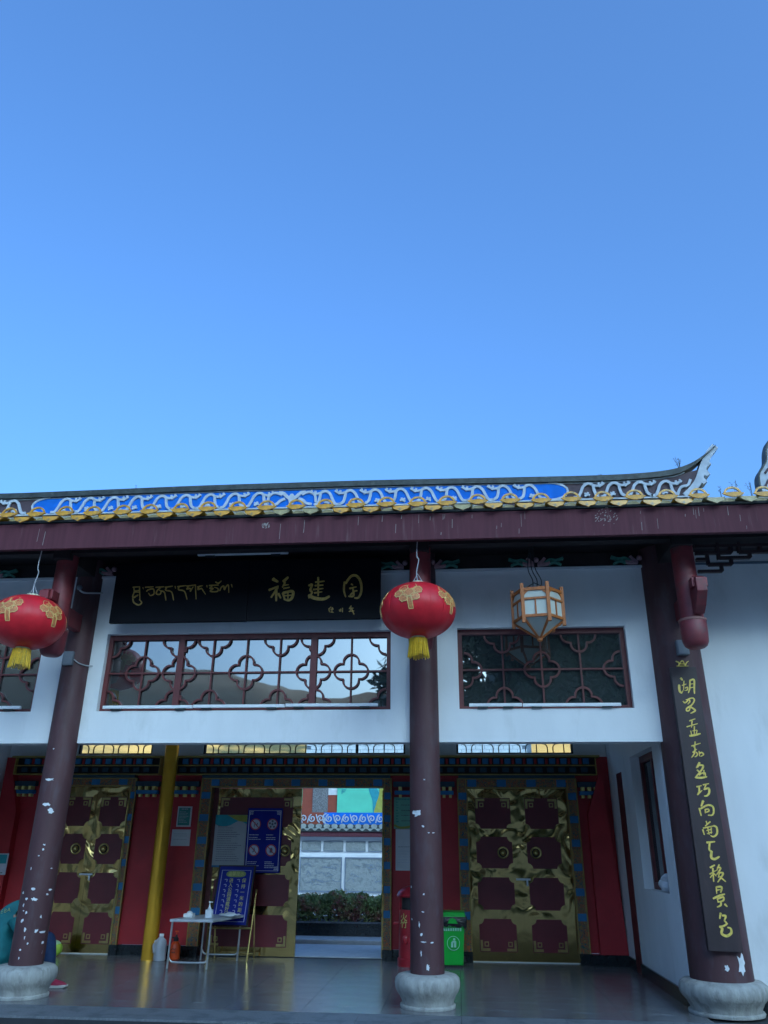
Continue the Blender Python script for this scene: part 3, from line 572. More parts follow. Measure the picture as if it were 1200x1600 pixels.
def make_cap(seed):
    rnd = random.Random(seed)
    b = MB()
    out = [(x*0.098, z*0.090+5.118) for x, z in arc(1, 0.0, math.pi, 16)]
    inn = [(x*0.076, z*0.067+5.118) for x, z in arc(1, 0.0, math.pi, 16)]
    b.prism(out+inn[::-1], 8.02, 8.036)
    top = [(-0.118+0.236*i/12, 5.120+0.006*math.sin(math.pi*i/12)) for i in range(13)]
    bot = [(0.118-0.236*i/12, 5.118-0.060*math.sin(math.pi*i/12)**0.8) for i in range(1, 12)]
    t = MB().prism(top+bot, 8.0, 8.018)
    b.add([(x, y+(z-5.12)*0.25-0.02*(1-(x/0.118)**2), z) for x, y, z in t.v], t.f)
    return b
def make_drip():
    pts = [(-0.106, 5.090), (-0.05, 5.078), (0, 5.074), (0.05, 5.078), (0.106, 5.090), (0.098, 5.062), (0.070, 5.034), (0.032, 5.020), (0, 5.002), (-0.032, 5.020), (-0.070, 5.034), (-0.098, 5.062)]
    t = MB().prism(pts, 8.012, 8.03); b = MB()
    b.add([(x, y-0.015*(1-(x/0.1)**2)+0.1*(z-5.07), z) for x, y, z in t.v], t.f)
    ch = [(-0.11, 5.095), (-0.055, 5.080), (0, 5.075), (0.055, 5.080), (0.11, 5.095), (0.10, 5.086), (0.05, 5.071), (0, 5.066), (-0.05, 5.071), (-0.10, 5.086)]
    b.prism(ch, 8.045, 8.35)
    return b
off = G['_o']
me_cap = make_cap(1).mesh('cap_tile', 'glaze', (0, 0, 0), 40)
me_drip = [make_drip().mesh('drip_tile', m, (0, 0, 0), 40) for m in ('glaze', 'glaze', 'glaze_grey')]
rnd = random.Random(11)
for i, x in enumerate(capx):
    link('tile_row', me_row, RF, (x-off[0], -off[1], -off[2]))
    c = link('cap_tile', me_cap, RF, (x-off[0]+rnd.gauss(0, 0.006), -off[1]+rnd.gauss(0, 0.004), -off[2]+rnd.gauss(0, 0.004)))
    pz = Vector((0, 0, 0))
    d = link('drip_tile', rnd.choice(me_drip), RF, (x+PIT/2-off[0]+rnd.gauss(0, 0.007), -off[1]+rnd.gauss(0, 0.004), -off[2]+rnd.gauss(0, 0.005)))
# ridge with swept-up ends
CXR = -2.29
half = [(0, 6.472), (1.4, 6.47), (3.24, 6.448), (4.6, 6.440), (5.36, 6.477), (5.73, 6.567), (5.99, 6.723), (6.17, 6.873)]
topc = catmull(half, 6)
def sym(c): return [(CXR-x, z) for x, z in reversed(c[1:])]+[(CXR+x, z) for x, z in c]
def body_half():
    q = [(x, z-0.095-0.01*x/6) for x, z in topc if x <= 5.75]
    return q+[(5.87, 6.50), (5.95, 6.60), (6.02, 6.66), (6.00, 6.52), (5.93, 6.40), (5.90, 6.30), (5.83, 6.22), (5.81, 6.09), (5.78, 5.9)]
bh = body_half()
poly = [(CXR-x, z) for x, z in reversed(bh[1:])]+[(CXR+x, z) for x, z in bh]
RG = MB().prism(poly[::-1], 10.20, 10.36).build('ridge', 'ridgemaroon', G)
def strip(c0, c1, y0, y1): return MB().prism((c0+c1[::-1])[::-1], y0, y1)
capn = catmull(half, 6)
capo = sym(capn)
under = [(x, z-(0.085 if abs(x-CXR) < 5.6 else 0.085*(1-(abs(x-CXR)-5.6)/0.62))) for x, z in capo]
b = MB()
for i in range(len(capo)-1):
    a, c, d, e = capo[i], capo[i+1], under[i+1], under[i]
    b.add([(p[0], y, p[1]) for y in (10.15, 10.41) for p in (a, c, d, e)], [(0, 3, 2, 1), (4, 5, 6, 7), (0, 1, 5, 4), (3, 7, 6, 2)])
b.build('ridge_cap', 'slate', RG)
b = MB(); zt = lambda x: 6.366 if abs(x-CXR) < 3.4 else 6.360
b.box(-6.19+0.16, 1.62-0.16, 10.188, 10.199, 6.085, 6.356)
for s, xe in ((-1, -6.03), (1, 1.46)):
    b.prism([(xe+s*0.26*math.sin(math.pi*i/10), 6.2205-0.1355*math.cos(math.pi*i/10)) for i in range(11)], 10.188, 10.199)
b.build('blue_panel', 'ridgeblue', RG)
b = MB()
b.ribbon([(-8.0, 6.078), (3.42, 6.078)], 0.022, 10.176, 10.20)
for s, xe in ((-1, -6.03), (1, 1.46)):
    b.ribbon([(xe+s*0.265*math.sin(math.pi*i/10), 6.2205-0.1355*math.cos(math.pi*i/10)) for i in range(11)], 0.03, 10.178, 10.19)
lo = [(x, z-0.012) for x, z in under if abs(x-CXR) < 5.72]
b.ribbon(lo, 0.014, 10.186, 10.20)
b.build('white_border', 'scroll', RG)
# white swept end edging
for s in (-1, 1):
    b = MB()
    e = [(6.17, 6.87), (6.06, 6.74), (5.96, 6.56), (5.90, 6.42), (5.84, 6.30), (5.74, 6.18), (5.64, 6.09)]
    b.ribbon([(CXR+s*x, z) for x, z in catmull(e, 5)], 0.10, 10.180, 10.37)
    for ex, ez in ((6.02, 6.62), (5.98, 6.46), (5.92, 6.34)):
        b.ribbon([(CXR+s*(ex-0.04), ez+0.05), (CXR+s*(ex+0.02), ez-0.06)], 0.07, 10.181, 10.369)
    b.build('ridge_tip', 'scroll', RG, smooth=40)
def scroll_unit(x, s, h, zb, maroon=False):
    b = MB(); k = 0.372
    def P_(l): return [(x+s*u*k, zb+v*h) for u, v in l]
    b.ribbon(catmull(P_([(-0.12, 0.08), (0.05, 0.10), (0.16, 0.35), (0.28, 0.72), (0.46, 0.90), (0.64, 0.80), (0.68, 0.50), (0.74, 0.22), (0.90, 0.06)]), 5), 0.040, 10.168, 10.19, brush=False)
    b.ribbon(catmull(P_([(0.60, 0.82), (0.80, 0.74), (0.98, 0.80), (1.08, 0.92)]), 4), 0.034, 10.166, 10.19)
    b.ribbon(P_([(0.86, 0.92), (0.92, 0.66)]), 0.028, 10.165, 10.19)
    b.ribbon(P_([(1.00, 0.98), (1.06, 0.80)]), 0.026, 10.164, 10.19)
    b.ribbon(catmull(P_([(0.30, 0.14), (0.40, 0.22), (0.44, 0.36)]), 4), 0.03, 10.165, 10.19)
    b.ribbon(P_([(0.30, 0.30), (0.50, 0.18)]), 0.026, 10.164, 10.19)
    return b.build('scroll', 'scroll', RG, smooth=40)
for i in range(9):
    for s in (-1, 1):
        xx = CXR+s*(0.30+0.372*(i+1)) if s > 0 else CXR-(0.30+0.372*(i+1))
        scroll_unit(xx-s*0.372*0.0, -s, 0.265, 6.088)
for i in range(4):
    scroll_unit(1.84+0.36*i, 1, 0.26, 6.088)
    scroll_unit(-6.42-0.36*i, -1, 0.26, 6.088)
MB().ribbon(catmull([(3.24, 6.10), (3.30, 6.22), (3.40, 6.25), (3.45, 6.34)], 4), 0.035, 10.166, 10.2).build('scroll', 'scroll', RG, smooth=40)
b = MB()                       # bat in the middle
for s in (-1, 1):
    b.ribbon(catmull([(CXR, 6.20), (CXR+s*0.07, 6.25), (CXR+s*0.13, 6.31), (CXR+s*0.20, 6.32)], 5), 0.05, 10.168, 10.19)
    b.ribbon(catmull([(CXR+s*0.10, 6.22), (CXR+s*0.17, 6.19), (CXR+s*0.22, 6.14), (CXR+s*0.30, 6.12)], 5), 0.04, 10.167, 10.19)
    b.ribbon(catmull([(CXR+s*0.15, 6.28), (CXR+s*0.25, 6.32), (CXR+s*0.34, 6.27), (CXR+s*0.36, 6.15)], 5), 0.036, 10.1665, 10.19)
b.prism([(CXR+0.05*math.cos(t*0.63), 6.21+0.09*math.sin(t*0.63)) for t in range(10)], 10.164, 10.19)
b.build('bat_emblem', 'scroll', RG, smooth=40)
# neighbouring roof end at the right edge
fi = thing('ridge_finial', 'white curled roof finial of the next roof at the right edge', 'roof finial', (4.7, 10.28, 5.6))
pl = catmull([(4.40, 5.8), (4.40, 6.11), (4.41, 6.38), (4.50, 6.53), (4.555, 6.62), (4.59, 6.80), (4.66, 6.95), (4.80, 7.04), (4.93, 6.96), (5.0, 6.7), (5.12, 6.45), (5.4, 6.25), (5.6, 6.2), (5.6, 5.8)], 4)
MB().prism(pl[::-1], 10.22, 10.36).build('finial_body', 'scroll', fi, smooth=40)
MB().ribbon(pl[:-6], 0.022, 10.205, 10.37).build('finial_edge', 'slate', fi, smooth=40)
MB().ribbon(catmull([(4.46, 6.2), (4.56, 6.34), (4.66, 6.28), (4.60, 6.18)], 5), 0.03, 10.20, 10.225).ribbon(catmull([(4.50, 6.42), (4.60, 6.52), (4.72, 6.50)], 5), 0.03, 10.20, 10.225).build('finial_scroll', 'ridgemaroon', fi, smooth=40)
# ------------------------------------------------------------------ red entrance wall at the back of the porch
def seg(x0, x1, z0, z1, y0=12.85, y1=13.05): return MB().box(x0, x1, y0, y1, z0, z1)
RW = seg(-7.45, -6.52, 0.14, 2.514).box(-5.14, -4.06, 12.85, 13.05, 0.14, 2.514).box(-1.0, 0.03, 12.85, 13.05, 0.14, 2.514).box(1.86, 2.38, 12.85, 13.05, 0.14, 2.514).box(-7.45, 2.38, 12.85, 13.05, 2.514, 2.84).build('red_wall', 'redwall', G)
MB().prism([(1.99, 0.14), (2.379, 0.14), (2.25, 2.56), (2.20, 2.56), (1.99, 2.0)][::-1], 12.70, 12.849).build('red_buttress', 'redwall', G)
MB().prism([(-7.449, 0.14), (-7.05, 0.14), (-7.05, 2.0), (-7.22, 2.56), (-7.35, 2.56)][::-1], 12.70, 12.849).build('red_buttress', 'redwall', G)
for a, c in ((-7.45, -6.53), (-5.13, -4.63), (-4.625, -4.07), (-0.99, -0.48), (-0.475, 0.02), (1.87, 2.379)):
    MB().box(a, c, 12.68 if (a > 1.5 or a < -7) else 12.82, 12.849, 0, 0.138).build('skirting', 'blackstone', RW)
# wall above with the clerestory strip
cw = MB().box(-7.45, 2.38, 12.9, 13.04, 2.841, 2.895)
for a, c in ((-7.45, -6.27), (-4.995, -4.13), (-0.79, 0.035), (1.88, 2.38)): cw.box(a, c, 12.9, 13.04, 2.895, 3.34)
cw.build('clerestory_wall', 'white', G)
def clerestory(x0, x1, mull):
    b = MB().box(x0, x1, 12.93, 12.99, 2.896, 2.915).box(x0, x1, 12.93, 12.99, 3.32, 3.34)
    b.box(x0, x0+0.03, 12.93, 12.99, 2.915, 3.32).box(x1-0.03, x1, 12.93, 12.99, 2.915, 3.32)
    for m in mull: b.box(m-0.02, m+0.02, 12.932, 12.988, 2.915, 3.32)
    wn = b.build('clerestory_window', 'darkwood', G)
    MB().box(x0+0.03, x1-0.03, 12.965, 12.969, 2.915, 3.32).build('pane', 'clear', wn)
    x = x0+0.10; k = 0
    while x < x1-0.06:
        if k % 3 == 2: MB().box(x-0.008, x+0.008, 12.945, 12.96, 2.915, 3.32).build('lattice_bar', 'darkwood', wn)
        else:
            s = 1 if k % 3 == 0 else -1
            MB().ribbon(catmull([(x-s*0.06, 3.06), (x+s*0.02, 3.045), (x+s*0.055, 3.0), (x+s*0.055, 2.915)], 4), 0.016, 12.946, 12.962).build('lattice_curve', 'darkwood', wn)
        x += 0.2 if k % 3 == 0 else 0.115; k += 1
clerestory(-6.27, -4.995, []); clerestory(-4.13, -0.79, [-1.58]); clerestory(0.035, 1.88, [])
# cornice
def cornice(x0, x1):
    c = MB().box(x0-0.03, x1+0.05, 12.60, 12.90, 2.815, 2.84).build('cornice', 'olive', G)
    MB().box(x0+0.012, x1-0.012, 12.74, 12.849, 2.566, 2.814).build('cornice_ground', 'niche', c)
    for z, t in ((2.690, 0.013), (2.556, 0.013)): MB().box(x0, x1, 12.66, 12.848, z, z+t).build('gold_line', 'goldline', c)
    for x in (x0, x1-0.012): MB().box(x, x+0.012, 12.665, 12.847, 2.569, 2.814).build('gold_line', 'goldline', c)
    n = int((x1-x0-0.1)/0.172); st_ = x0+((x1-x0)-n*0.172)/2
    mb = MB().box(-0.045, 0.045, 12.69, 12.739, 2.72, 2.80).mesh('dentil', 'deepblue')
    mk = MB().box(-0.05, 0.05, 12.70, 12.739, 2.60, 2.665).mesh('dentil', 'teal')
    mr = MB().box(-0.018, 0.018, 12.71, 12.739, 2.72, 2.80).mesh('dentil', 'redwall')
    for i in range(n):
        link('dentil', mb, c, (st_+0.172*(i+0.5)-off[0], -off[1], -off[2])); link('dentil', mk, c, (st_+0.172*(i+0.3)-off[0], -off[1], -off[2]))
        if i: link('dentil', mr, c, (st_+0.172*i-off[0], -off[1], -off[2]))
cornice(-7.2, -4.745); cornice(-4.485, 2.175)
# painted beam ends between the doors
def beam_end(x0, x1):
    c = MB().box(x0, x1, 12.75, 12.849, 2.27, 2.325).build('painted_beam_end', 'deepblue', G)
    MB().box(x0-0.02, x1+0.02, 12.74, 12.849, 2.385, 2.46).build('beam_cap', 'teal', c)
    n = 3
    for i in range(n):
        x = x0+(x1-x0)*(i+0.5)/n
        MB().box(x-0.024, x+0.024, 12.715, 12.849, 2.328, 2.382).build('yellow_block', 'yellowsq', c)
        MB().box(x-0.020, x+0.020, 12.765, 12.849, 2.226, 2.269).build('yellow_block', 'yellowsq', c)
for a, c in ((-5.12, -4.77), (-4.53, -4.12), (-0.95, -0.42), (-0.33, -0.03), (1.90, 2.19), (-7.18, -6.85)): beam_end(a, c)
# door frames: gold edges, blue blocks and painted motifs
def door_frame(x0, x1, xi0, xi1, zt, zi):
    f = MB().box(x0, xi0, 12.79, 12.96, 0.14, zt).box(xi1, x1, 12.79, 12.96, 0.14, zt).box(xi0, xi1, 12.79, 12.96, zi, zt).build('door_frame', 'motif', G)
    MB().box(x0-0.02, xi0+0.0, 12.76, 12.97, 0, 0.139).build('plinth', 'blackstone', f); MB().box(xi1, x1+0.02, 12.76, 12.97, 0, 0.139).build('plinth', 'blackstone', f)
    e = 0.014
    for xa in (x0-0.004, xi0-e, xi1, x1-e+0.004):
        inner = xa in (xi0-e, xi1)
        MB().box(xa, xa+e, 12.775, 12.789, 0.14, zi+e if inner else zt).build('gold_edge', 'goldline', f)
    MB().box(xi0, xi1, 12.775, 12.789, zi, zi+e).build('gold_edge', 'goldline', f); MB().box(x0+e, x1-e, 12.775, 12.789, zt-e, zt).build('gold_edge', 'goldline', f)
    MB().box(x0+0.02, x1-0.02, 12.70, 12.84, zt+0.002, zt+0.04).build('head_moulding', 'teal', f)
    for xa, xb in ((x0+e, xi0-e-0.004), (xi1+e+0.004, x1-e)):
        z = 0.55
        while z < zi-0.1:
            MB().box(xa, xb, 12.784, 12.789, z, z+0.10).build('blue_block', 'deepblue', f)
            MB().box(xa, xa+0.008, 12.782, 12.789, z+0.115, z+0.30).build('motif_border', 'goldline', f); MB().box(xb-0.008, xb, 12.782, 12.789, z+0.115, z+0.30).build('motif_border', 'goldline', f)
            z += 0.33
    n = max(2, int((x1-x0)/0.42)); 
    for i in range(n):
        x = x0+(x1-x0)*(i+0.5)/n
        MB().box(x-0.07, x+0.07, 12.784, 12.789, zi+0.024, zt-0.018).build('blue_block', 'deepblue', f)
    return f
door_frame(0.03, 1.86, 0.185, 1.705, 2.512, 2.365)
door_frame(-4.06, -1.0, -3.885, -1.13, 2.512, 2.372)
door_frame(-6.52, -5.14, -6.40, -5.24, 2.512, 2.385)
# door leaves: dented brass sheet with oxblood panels
def octa(x0, x1, z0, z1, c, top=True, bot=True):
    p = []                                   # counter-clockwise from the bottom left; concave quarter-round corners
    for cx, cz, a0, on in ((x0, z0, 90, bot), (x1, z0, 180, bot), (x1, z1, 270, top), (x0, z1, 0, top)):
        if on: p += [(cx+c*math.cos(R(a0-t)), cz+c*math.sin(R(a0-t))) for t in (0, 30, 60, 90)] 
        else: p.append((cx, cz))
    return p
ROWS = [(0.13, 0.558), (0.677, 1.111), (1.234, 1.672), (1.787, 2.229)]
def knocker(x, z, y, parent):
    def disc(prof, n=28):
        t = MB().lathe(0, 0, prof, n); return MB().add([(x+a, y-c, z+d) for a, d, c in t.v], t.f)
    k = disc([(0.086, 0), (0.086, 0.008), (0.078, 0.014), (0.066, 0.008)]).build('door_knocker', 'brassflat', parent, smooth=40)
    disc([(0.062, 0.0085), (0.06, 0.011), (0.05, 0.012)]).build('dark_ring', 'darkwood', k, smooth=40)
    disc([(0.044, 0.0125), (0.042, 0.03), (0.03, 0.045), (0.012, 0.052)]).build('boss', 'brassflat', k, smooth=60)
    return k
def door_leaf(x0, x1, px0, px1, kx, y=12.90, zt=2.366, handle=None):
    L = MB().box(x0, x1, y, y+0.05, 0.012, zt).build('door_leaf', 'brass', G)
    for i, (a, c) in enumerate(ROWS):
        top, bot = i != 3, i != 0
        MB().prism(octa(px0, px1, a, c, 0.075, top, bot)[::-1], y-0.006, y+0.001).build('panel', 'doorred', L)
        if i in (0, 3):
            for s in (-1, 1):
                cx = px0+0.0 if s < 0 else px1; zz = a if i == 0 else c; zs = 1 if i == 0 else -1
                q = MB(); xs = -s
                q.box(min(cx+xs*0.012, cx+xs*0.15), max(cx+xs*0.012, cx+xs*0.15), y-0.010, y-0.0065, min(zz+zs*0.012, zz+zs*0.045), max(zz+zs*0.012, zz+zs*0.045))
                q.box(min(cx+xs*0.012, cx+xs*0.045), max(cx+xs*0.012, cx+xs*0.045), y-0.010, y-0.0065, min(zz+zs*0.046, zz+zs*0.15), max(zz+zs*0.046, zz+zs*0.15))
                q.ribbon([(cx+xs*0.075, zz+zs*0.075), (cx+xs*0.125, zz+zs*0.075), (cx+xs*0.125, zz+zs*0.125), (cx+xs*0.075, zz+zs*0.125)], 0.018, y-0.0105, y-0.0065, closed=True)
                q.build('corner_fitting', 'brassflat', L)
    knocker(kx, 1.452, y-0.006, L)
    return L
L1 = door_leaf(0.186, 0.9595, 0.295, 0.838, 0.695); L2 = door_leaf(0.9605, 1.704, 1.06, 1.565, 1.19)
L3 = door_leaf(-6.395, -5.822, -6.335, -5.90, -6.048, zt=2.386); L4 = door_leaf(-5.818, -5.245, -5.74, -5.305, -5.585, zt=2.386)
L5 = door_leaf(-3.80, -2.445, -3.76, -2.58, -2.672, y=12.92)
MB().box(-3.885, -3.805, 12.93, 12.97, 0.0, 2.37).build('door_stop', 'winred', G)
for x, zt_ in ((0.96, 2.36), (-5.82, 2.38)): MB().box(x-0.03, x+0.03, 12.951, 12.965, 0.012, zt_).build('meeting_strip', 'brass', G)
for x in (0.96, -5.82):
    b = MB().box(x-0.09, x+0.12, 12.865, 12.88, 1.075, 1.10).box(x+0.06, x+0.085, 12.866, 12.88, 1.0, 1.075)
    b.build('door_bar', 'metal', G)
MB().box(-1.16, -1.11, 12.98, 14.2, 0.012, 2.345).build('door_leaf', 'brass', G)          # the open leaf, folded back
for x0, x1 in ((0.19, 1.70), (-6.395, -5.245)): MB().box(x0, x1, 12.86, 13.0, -0.0, 0.011).build('threshold', 'whitetrim', G)
# gold pole
MB().lathe(-4.475, 12.40, [(0.112, 0.0), (0.108, 0.02), (0.106, 3.34)], 32).build('gold_pole', 'pole', G, smooth=40)

# ------------------------------------------------------------------ courtyard seen through the open door
pw = thing('planter', 'long black tiled planter in the courtyard beyond the open door', 'planter', (-2.3, 15.6, 0.06))
for i in range(22):
    x = -6.6+i*0.4
    MB().box(x, x+0.394, 15.40, 15.44, 0.06, 0.262).build('tile', 'blackstone', pw)
MB().box(-6.6, 2.2, 15.38, 15.46, 0.262, 0.285).build('coping', 'granite', pw)
MB().box(-6.6, 2.2, 15.44, 17.2, 0.06, 0.24).build('soil_bed', 'bark', pw)
rnd = random.Random(5)
def leaf_cloud(n, fn, size, flat=0.3):
    b = MB()
    for _ in range(n):
        p, sz = fn(); nrm = Vector((rnd.gauss(0, 1), rnd.gauss(0, 1)-0.3, rnd.gauss(0, 1)+flat)).normalized()
        u = nrm.cross(Vector((rnd.gauss(0, 1), rnd.gauss(0, 1), rnd.gauss(0, 1)))).normalized(); v = nrm.cross(u); s = size*sz
        b.add([p-u*s, p+v*s*0.45+nrm*s*0.12, p+u*s, p-v*s*0.45+nrm*s*0.12], [(0, 1, 2, 3)])
    return b
def hf():
    x = -5.2+6.0*rnd.random(); y = 15.5+0.9*rnd.random()**1.5
    z = 0.26+(0.45+0.03*math.sin(x*5)+0.025*math.sin(x*13))*rnd.random()**0.7
    return Vector((x, y, z)), 0.6+0.8*rnd.random()
hg = thing('hedge', 'clipped dark green and reddish hedge in the black planter', 'hedge', (-2.3, 15.9, 0.25))
lf = leaf_cloud(20000, hf, 0.038).build('foliage', 'hedge', hg); lf['kind'] = 'stuff'
tw = MB()
for _ in range(70):
    x = -5.1+5.8*rnd.random(); tw.tube([(x, 15.8, 0.24), (x+rnd.gauss(0, 0.05), 15.75, 0.42), (x+rnd.gauss(0, 0.1), 15.7, 0.62)], 0.007, 4)
tw.build('stems', 'bark', hg)
# garden wall with carved panels
gw = thing('garden_wall', 'white courtyard wall with grey carved panels under a small tiled eave', 'wall', (-3.5, 25.1, 0.06))
MB().box(-11, 5, 25.0, 25.4, 0.06, 1.80).build('wall', 'white', gw)
for i in range(-4, 6):
    x0 = -4.67+1.351*i
    p = MB().box(x0, x0+1.235, 24.965, 24.999, 0.32, 1.224).build('carved_panel', 'carvestone', gw)
    MB().ribbon([(x0, 0.32), (x0+1.235, 0.32), (x0+1.235, 1.224), (x0, 1.224)], 0.045, 24.935, 24.97, closed=True).build('panel_frame', 'greyframe', p)
    rl = MB()
    for q_ in range(18):
        ax = x0+0.14+0.95*rnd.random(); az = 0.42+0.65*rnd.random()
        rl.ribbon(catmull([(ax-0.17*rnd.random(), az), (ax, az+rnd.gauss(0, 0.07)), (ax+0.2*rnd.random(), az-0.07*rnd.random())], 4), 0.016, 24.954-0.0001*q_, 24.966)
    rl.build('relief', 'greyframe', p)
for i in range(-8, 12):
    x0 = -4.66+0.673*i
    p = MB().box(x0, x0+0.585, 24.97, 24.999, 1.405, 1.675).build('carved_panel', 'carvestone', gw)
    MB().ribbon([(x0, 1.405), (x0+0.585, 1.405), (x0+0.585, 1.675), (x0, 1.675)], 0.020, 24.95, 24.975, closed=True).build('panel_frame', 'greyframe', p)
for k_, z in enumerate((1.712, 1.760)): MB().box(-11, 5, 24.95-0.03*k_, 24.999, z, z+0.036).build('moulding', 'whitetrim', gw)
MB().box(-11, 5, 24.72, 25.7, 1.802, 1.938).build('eave_board', 'fascia', gw)
for i in range(-20, 30):
    x = -4.58+0.2375*i
    t = MB().lathe(0, 0, [(0.09, 0), (0.09, 0.04)], 14)
    MB().add([(x+a, 24.64-c, 2.09+d*0.75) for a, d, c in t.v], t.f).build('cap_tile', 'greytile', gw)
    xm = x+0.118
    MB().prism([(xm-0.104, 2.04), (xm, 2.025), (xm+0.104, 2.04), (xm+0.04, 1.98), (xm, 1.955), (xm-0.04, 1.98)][::-1], 24.62, 24.65).build('drip_tile', 'greytile', gw)
MB().box(-11, 5, 24.66, 25.7, 1.945, 2.14).build('tile_bed', 'slate', gw)
MB().box(-11, -4.03, 25.05, 25.35, 2.141, 2.487).build('ridge', 'brickred', gw)
MB().box(-4.029, 5, 25.05, 25.35, 2.141, 2.487).build('ridge', 'ridgeblue', gw)
for i in range(26):
    x = -5.7+0.262*i
    if abs(x+4.0) < 0.11: continue
    up_ = 1 if i % 2 else -1
    sp_ = [(x+0.115*(1-t/17)*math.cos(t*0.62+2), 2.315+0.115*(1-t/17)*math.sin(t*0.62+2)*up_) for t in range(15)]
    MB().ribbon(sp_, 0.034, 25.02, 25.05).ribbon(catmull([(x-0.14, 2.315-up_*0.12), (x-0.11, 2.315), (x-0.03, 2.315+up_*0.12)], 4), 0.030, 25.022, 25.05).build('scroll', 'scroll', gw, smooth=40)
MB().ribbon(catmull([(-3.96, 2.17), (-4.05, 2.24), (-4.01, 2.315), (-4.05, 2.39), (-3.96, 2.46)], 4), 0.034, 25.018, 25.05).build('scroll', 'scroll', gw, smooth=40)
# hall across the courtyard with hoarding
ch = thing('courtyard_hall', 'brick red and grey clad hall with mint hoarding behind the garden wall', 'building', (-4, 38, -0.16))
MB().box(-13, 5.5, 36.4, 44, -0.16, 4.98).build('wall', 'bluewhite', ch)
MB().box(-13, -6.345, 36.1, 36.399, -0.16, 4.97).build('red_cladding', 'brickred', ch); MB().box(-6.34, -5.655, 36.05, 36.399, -0.16, 4.97).build('stone_cladding', 'rubble', ch)
MB().box(-5.65, -5.235, 36.1, 36.399, -0.16, 3.645).build('red_cladding', 'brickred', ch); MB().box(-5.65, -5.235, 36.11, 36.399, 3.65, 4.97).build('white_cladding', 'whitetrim', ch)
hb = MB().box(-5.23, 2.0, 36.02, 36.399, 1.2, 4.97).build('hoarding', 'mint2', ch)
MB().prism(catmull([(-3.90, 4.5), (-3.82, 3.85), (-3.66, 3.40), (-3.62, 2.8), (-3.42, 2.8), (-3.32, 3.6), (-3.48, 4.0), (-3.34, 4.5)], 4), 36.0, 36.019).build('hoarding_print', 'cyan', hb)
MB().prism(catmull([(-3.34, 4.5), (-3.36, 3.7), (-3.50, 3.25), (-3.48, 2.8), (-2.2, 2.8), (-2.2, 4.5)], 4), 35.985, 35.999).build('hoarding_print', 'olive2', hb)
MB().ribbon([(-5.02, 3.70), (-5.02, 3.86), (-4.84, 3.86)], 0.04, 35.99, 36.019).ribbon([(-5.0, 3.78), (-4.88, 3.78)], 0.03, 35.992, 36.019).build('hoarding_letters', 'cyan', hb)
bt = thing('white_tiled_block', 'white brick tiled block seen through the high strip windows', 'building', (-1.8, 42, 4.98))
MB().box(-7.45, 3.8, 40.05, 43.9, 4.981, 10).build('wall', 'greyframe', bt)
bw = MB()
for j in range(10):
    for i in range(24):
        x = -7.45+i*0.46+(0.23 if j % 2 else 0)
        if x+0.44 < 3.8: bw.box(x, x+0.44, 40.0, 40.049, 5.2+j*0.17, 5.2+j*0.17+0.155)
o_ = bw.build('brick_tiles', 'bluewhite', bt); o_['kind'] = 'stuff'
# trees and cloud behind the camera (they show in the window glass)
def tree(x, y, h, cr, label, seed):
    global rnd
    rnd = random.Random(seed)
    t = thing('tree', label, 'tree', (x, y, -0.16))
    tk = MB().tube([(x, y, -0.2), (x+0.1, y, h*0.3), (x-0.1, y+0.1, h*0.6), (x, y, h*0.9)], 0.28, 10, 0.06)
    cl = []
    for k in range(16):
        a = rnd.random()*6.28; z = h*(0.35+0.6*rnd.random()); rr = cr*(0.25+0.65*rnd.random())*(1.15-0.6*abs(z/h-0.6))
        c = Vector((x+rr*math.cos(a), y+rr*math.sin(a), z)); cl.append((c, cr*(0.30+0.25*rnd.random())))
        tk.tube([(x, y, z*0.62), ((x+c.x)/2, (y+c.y)/2, z*0.85), tuple(c)], 0.07, 6, 0.02)
    tk.build('trunk', 'bark', t, smooth=50)
    def fn():
        c, r = rnd.choice(cl); d = Vector((rnd.gauss(0, 1), rnd.gauss(0, 1), rnd.gauss(0, 1))).normalized()*r*rnd.random()**0.4
        return c+d, 0.6+0.8*rnd.random()
    o = leaf_cloud(9000, fn, 0.30).build('crown', 'leafdark', t); o['kind'] = 'stuff'
tree(2.2, -14.5, 13.5, 4.0, 'tall leafy tree across the forecourt, mirrored at the centre window edge', 21)
tree(6.0, -15.5, 14.5, 4.6, 'broad leafy tree across the forecourt, mirrored in the right window', 22)
# ------------------------------------------------------------------ boards and lanterns
def split_st(s, counts):
    l = s.split(';'); i = 0
    for n in counts: yield ';'.join(l[i:i+n]); i += n
    assert i == len(l), (i, len(l))
nb = thing('name_board', 'long black name board with gold Tibetan and Chinese writing above the centre window', 'sign board', (-2.55, 9.12, 4.06))
MB().box(-4.285, -2.528, 9.085, 9.14, 4.065, 4.86).build('board_panel', 'black', nb, bevel=0.004)
MB().box(-2.524, -0.858, 9.085, 9.14, 4.07, 4.86).build('board_panel', 'black', nb, bevel=0.004)
MB().box(-4.25, -0.88, 9.141, 9.335, 4.3, 4.36).build('hanging_batten', 'darkwood', nb)
for s_ in split_st(ST_NAME, (13, 7, 6, 6, 3, 5)): brushwork('character', s_, 'gilt', nb, 9.085)
brushwork('tibetan_letters', ST_TIBET, 'gilt', nb, 9.085)
cb = thing('couplet_board', 'tall dark brown couplet board with gold calligraphy on the thick right column', 'sign board', (2.64, 9.06, 0.58))
MB().prism([(2.475, 0.585), (2.81, 0.575), (2.775, 3.425), (2.49, 3.425)][::-1], 9.036, 9.10).build('board', 'couplet', cb, bevel=0.006)
for s_ in split_st(ST_COUPLET, (10, 5, 8, 8, 6, 6, 5, 9, 3, 10, 8, 5)): brushwork('character', s_, 'gilt_b', cb, 9.036)
brushwork('crest', ST_EMBLEM, 'gilt_b', cb, 9.10, 0.014)

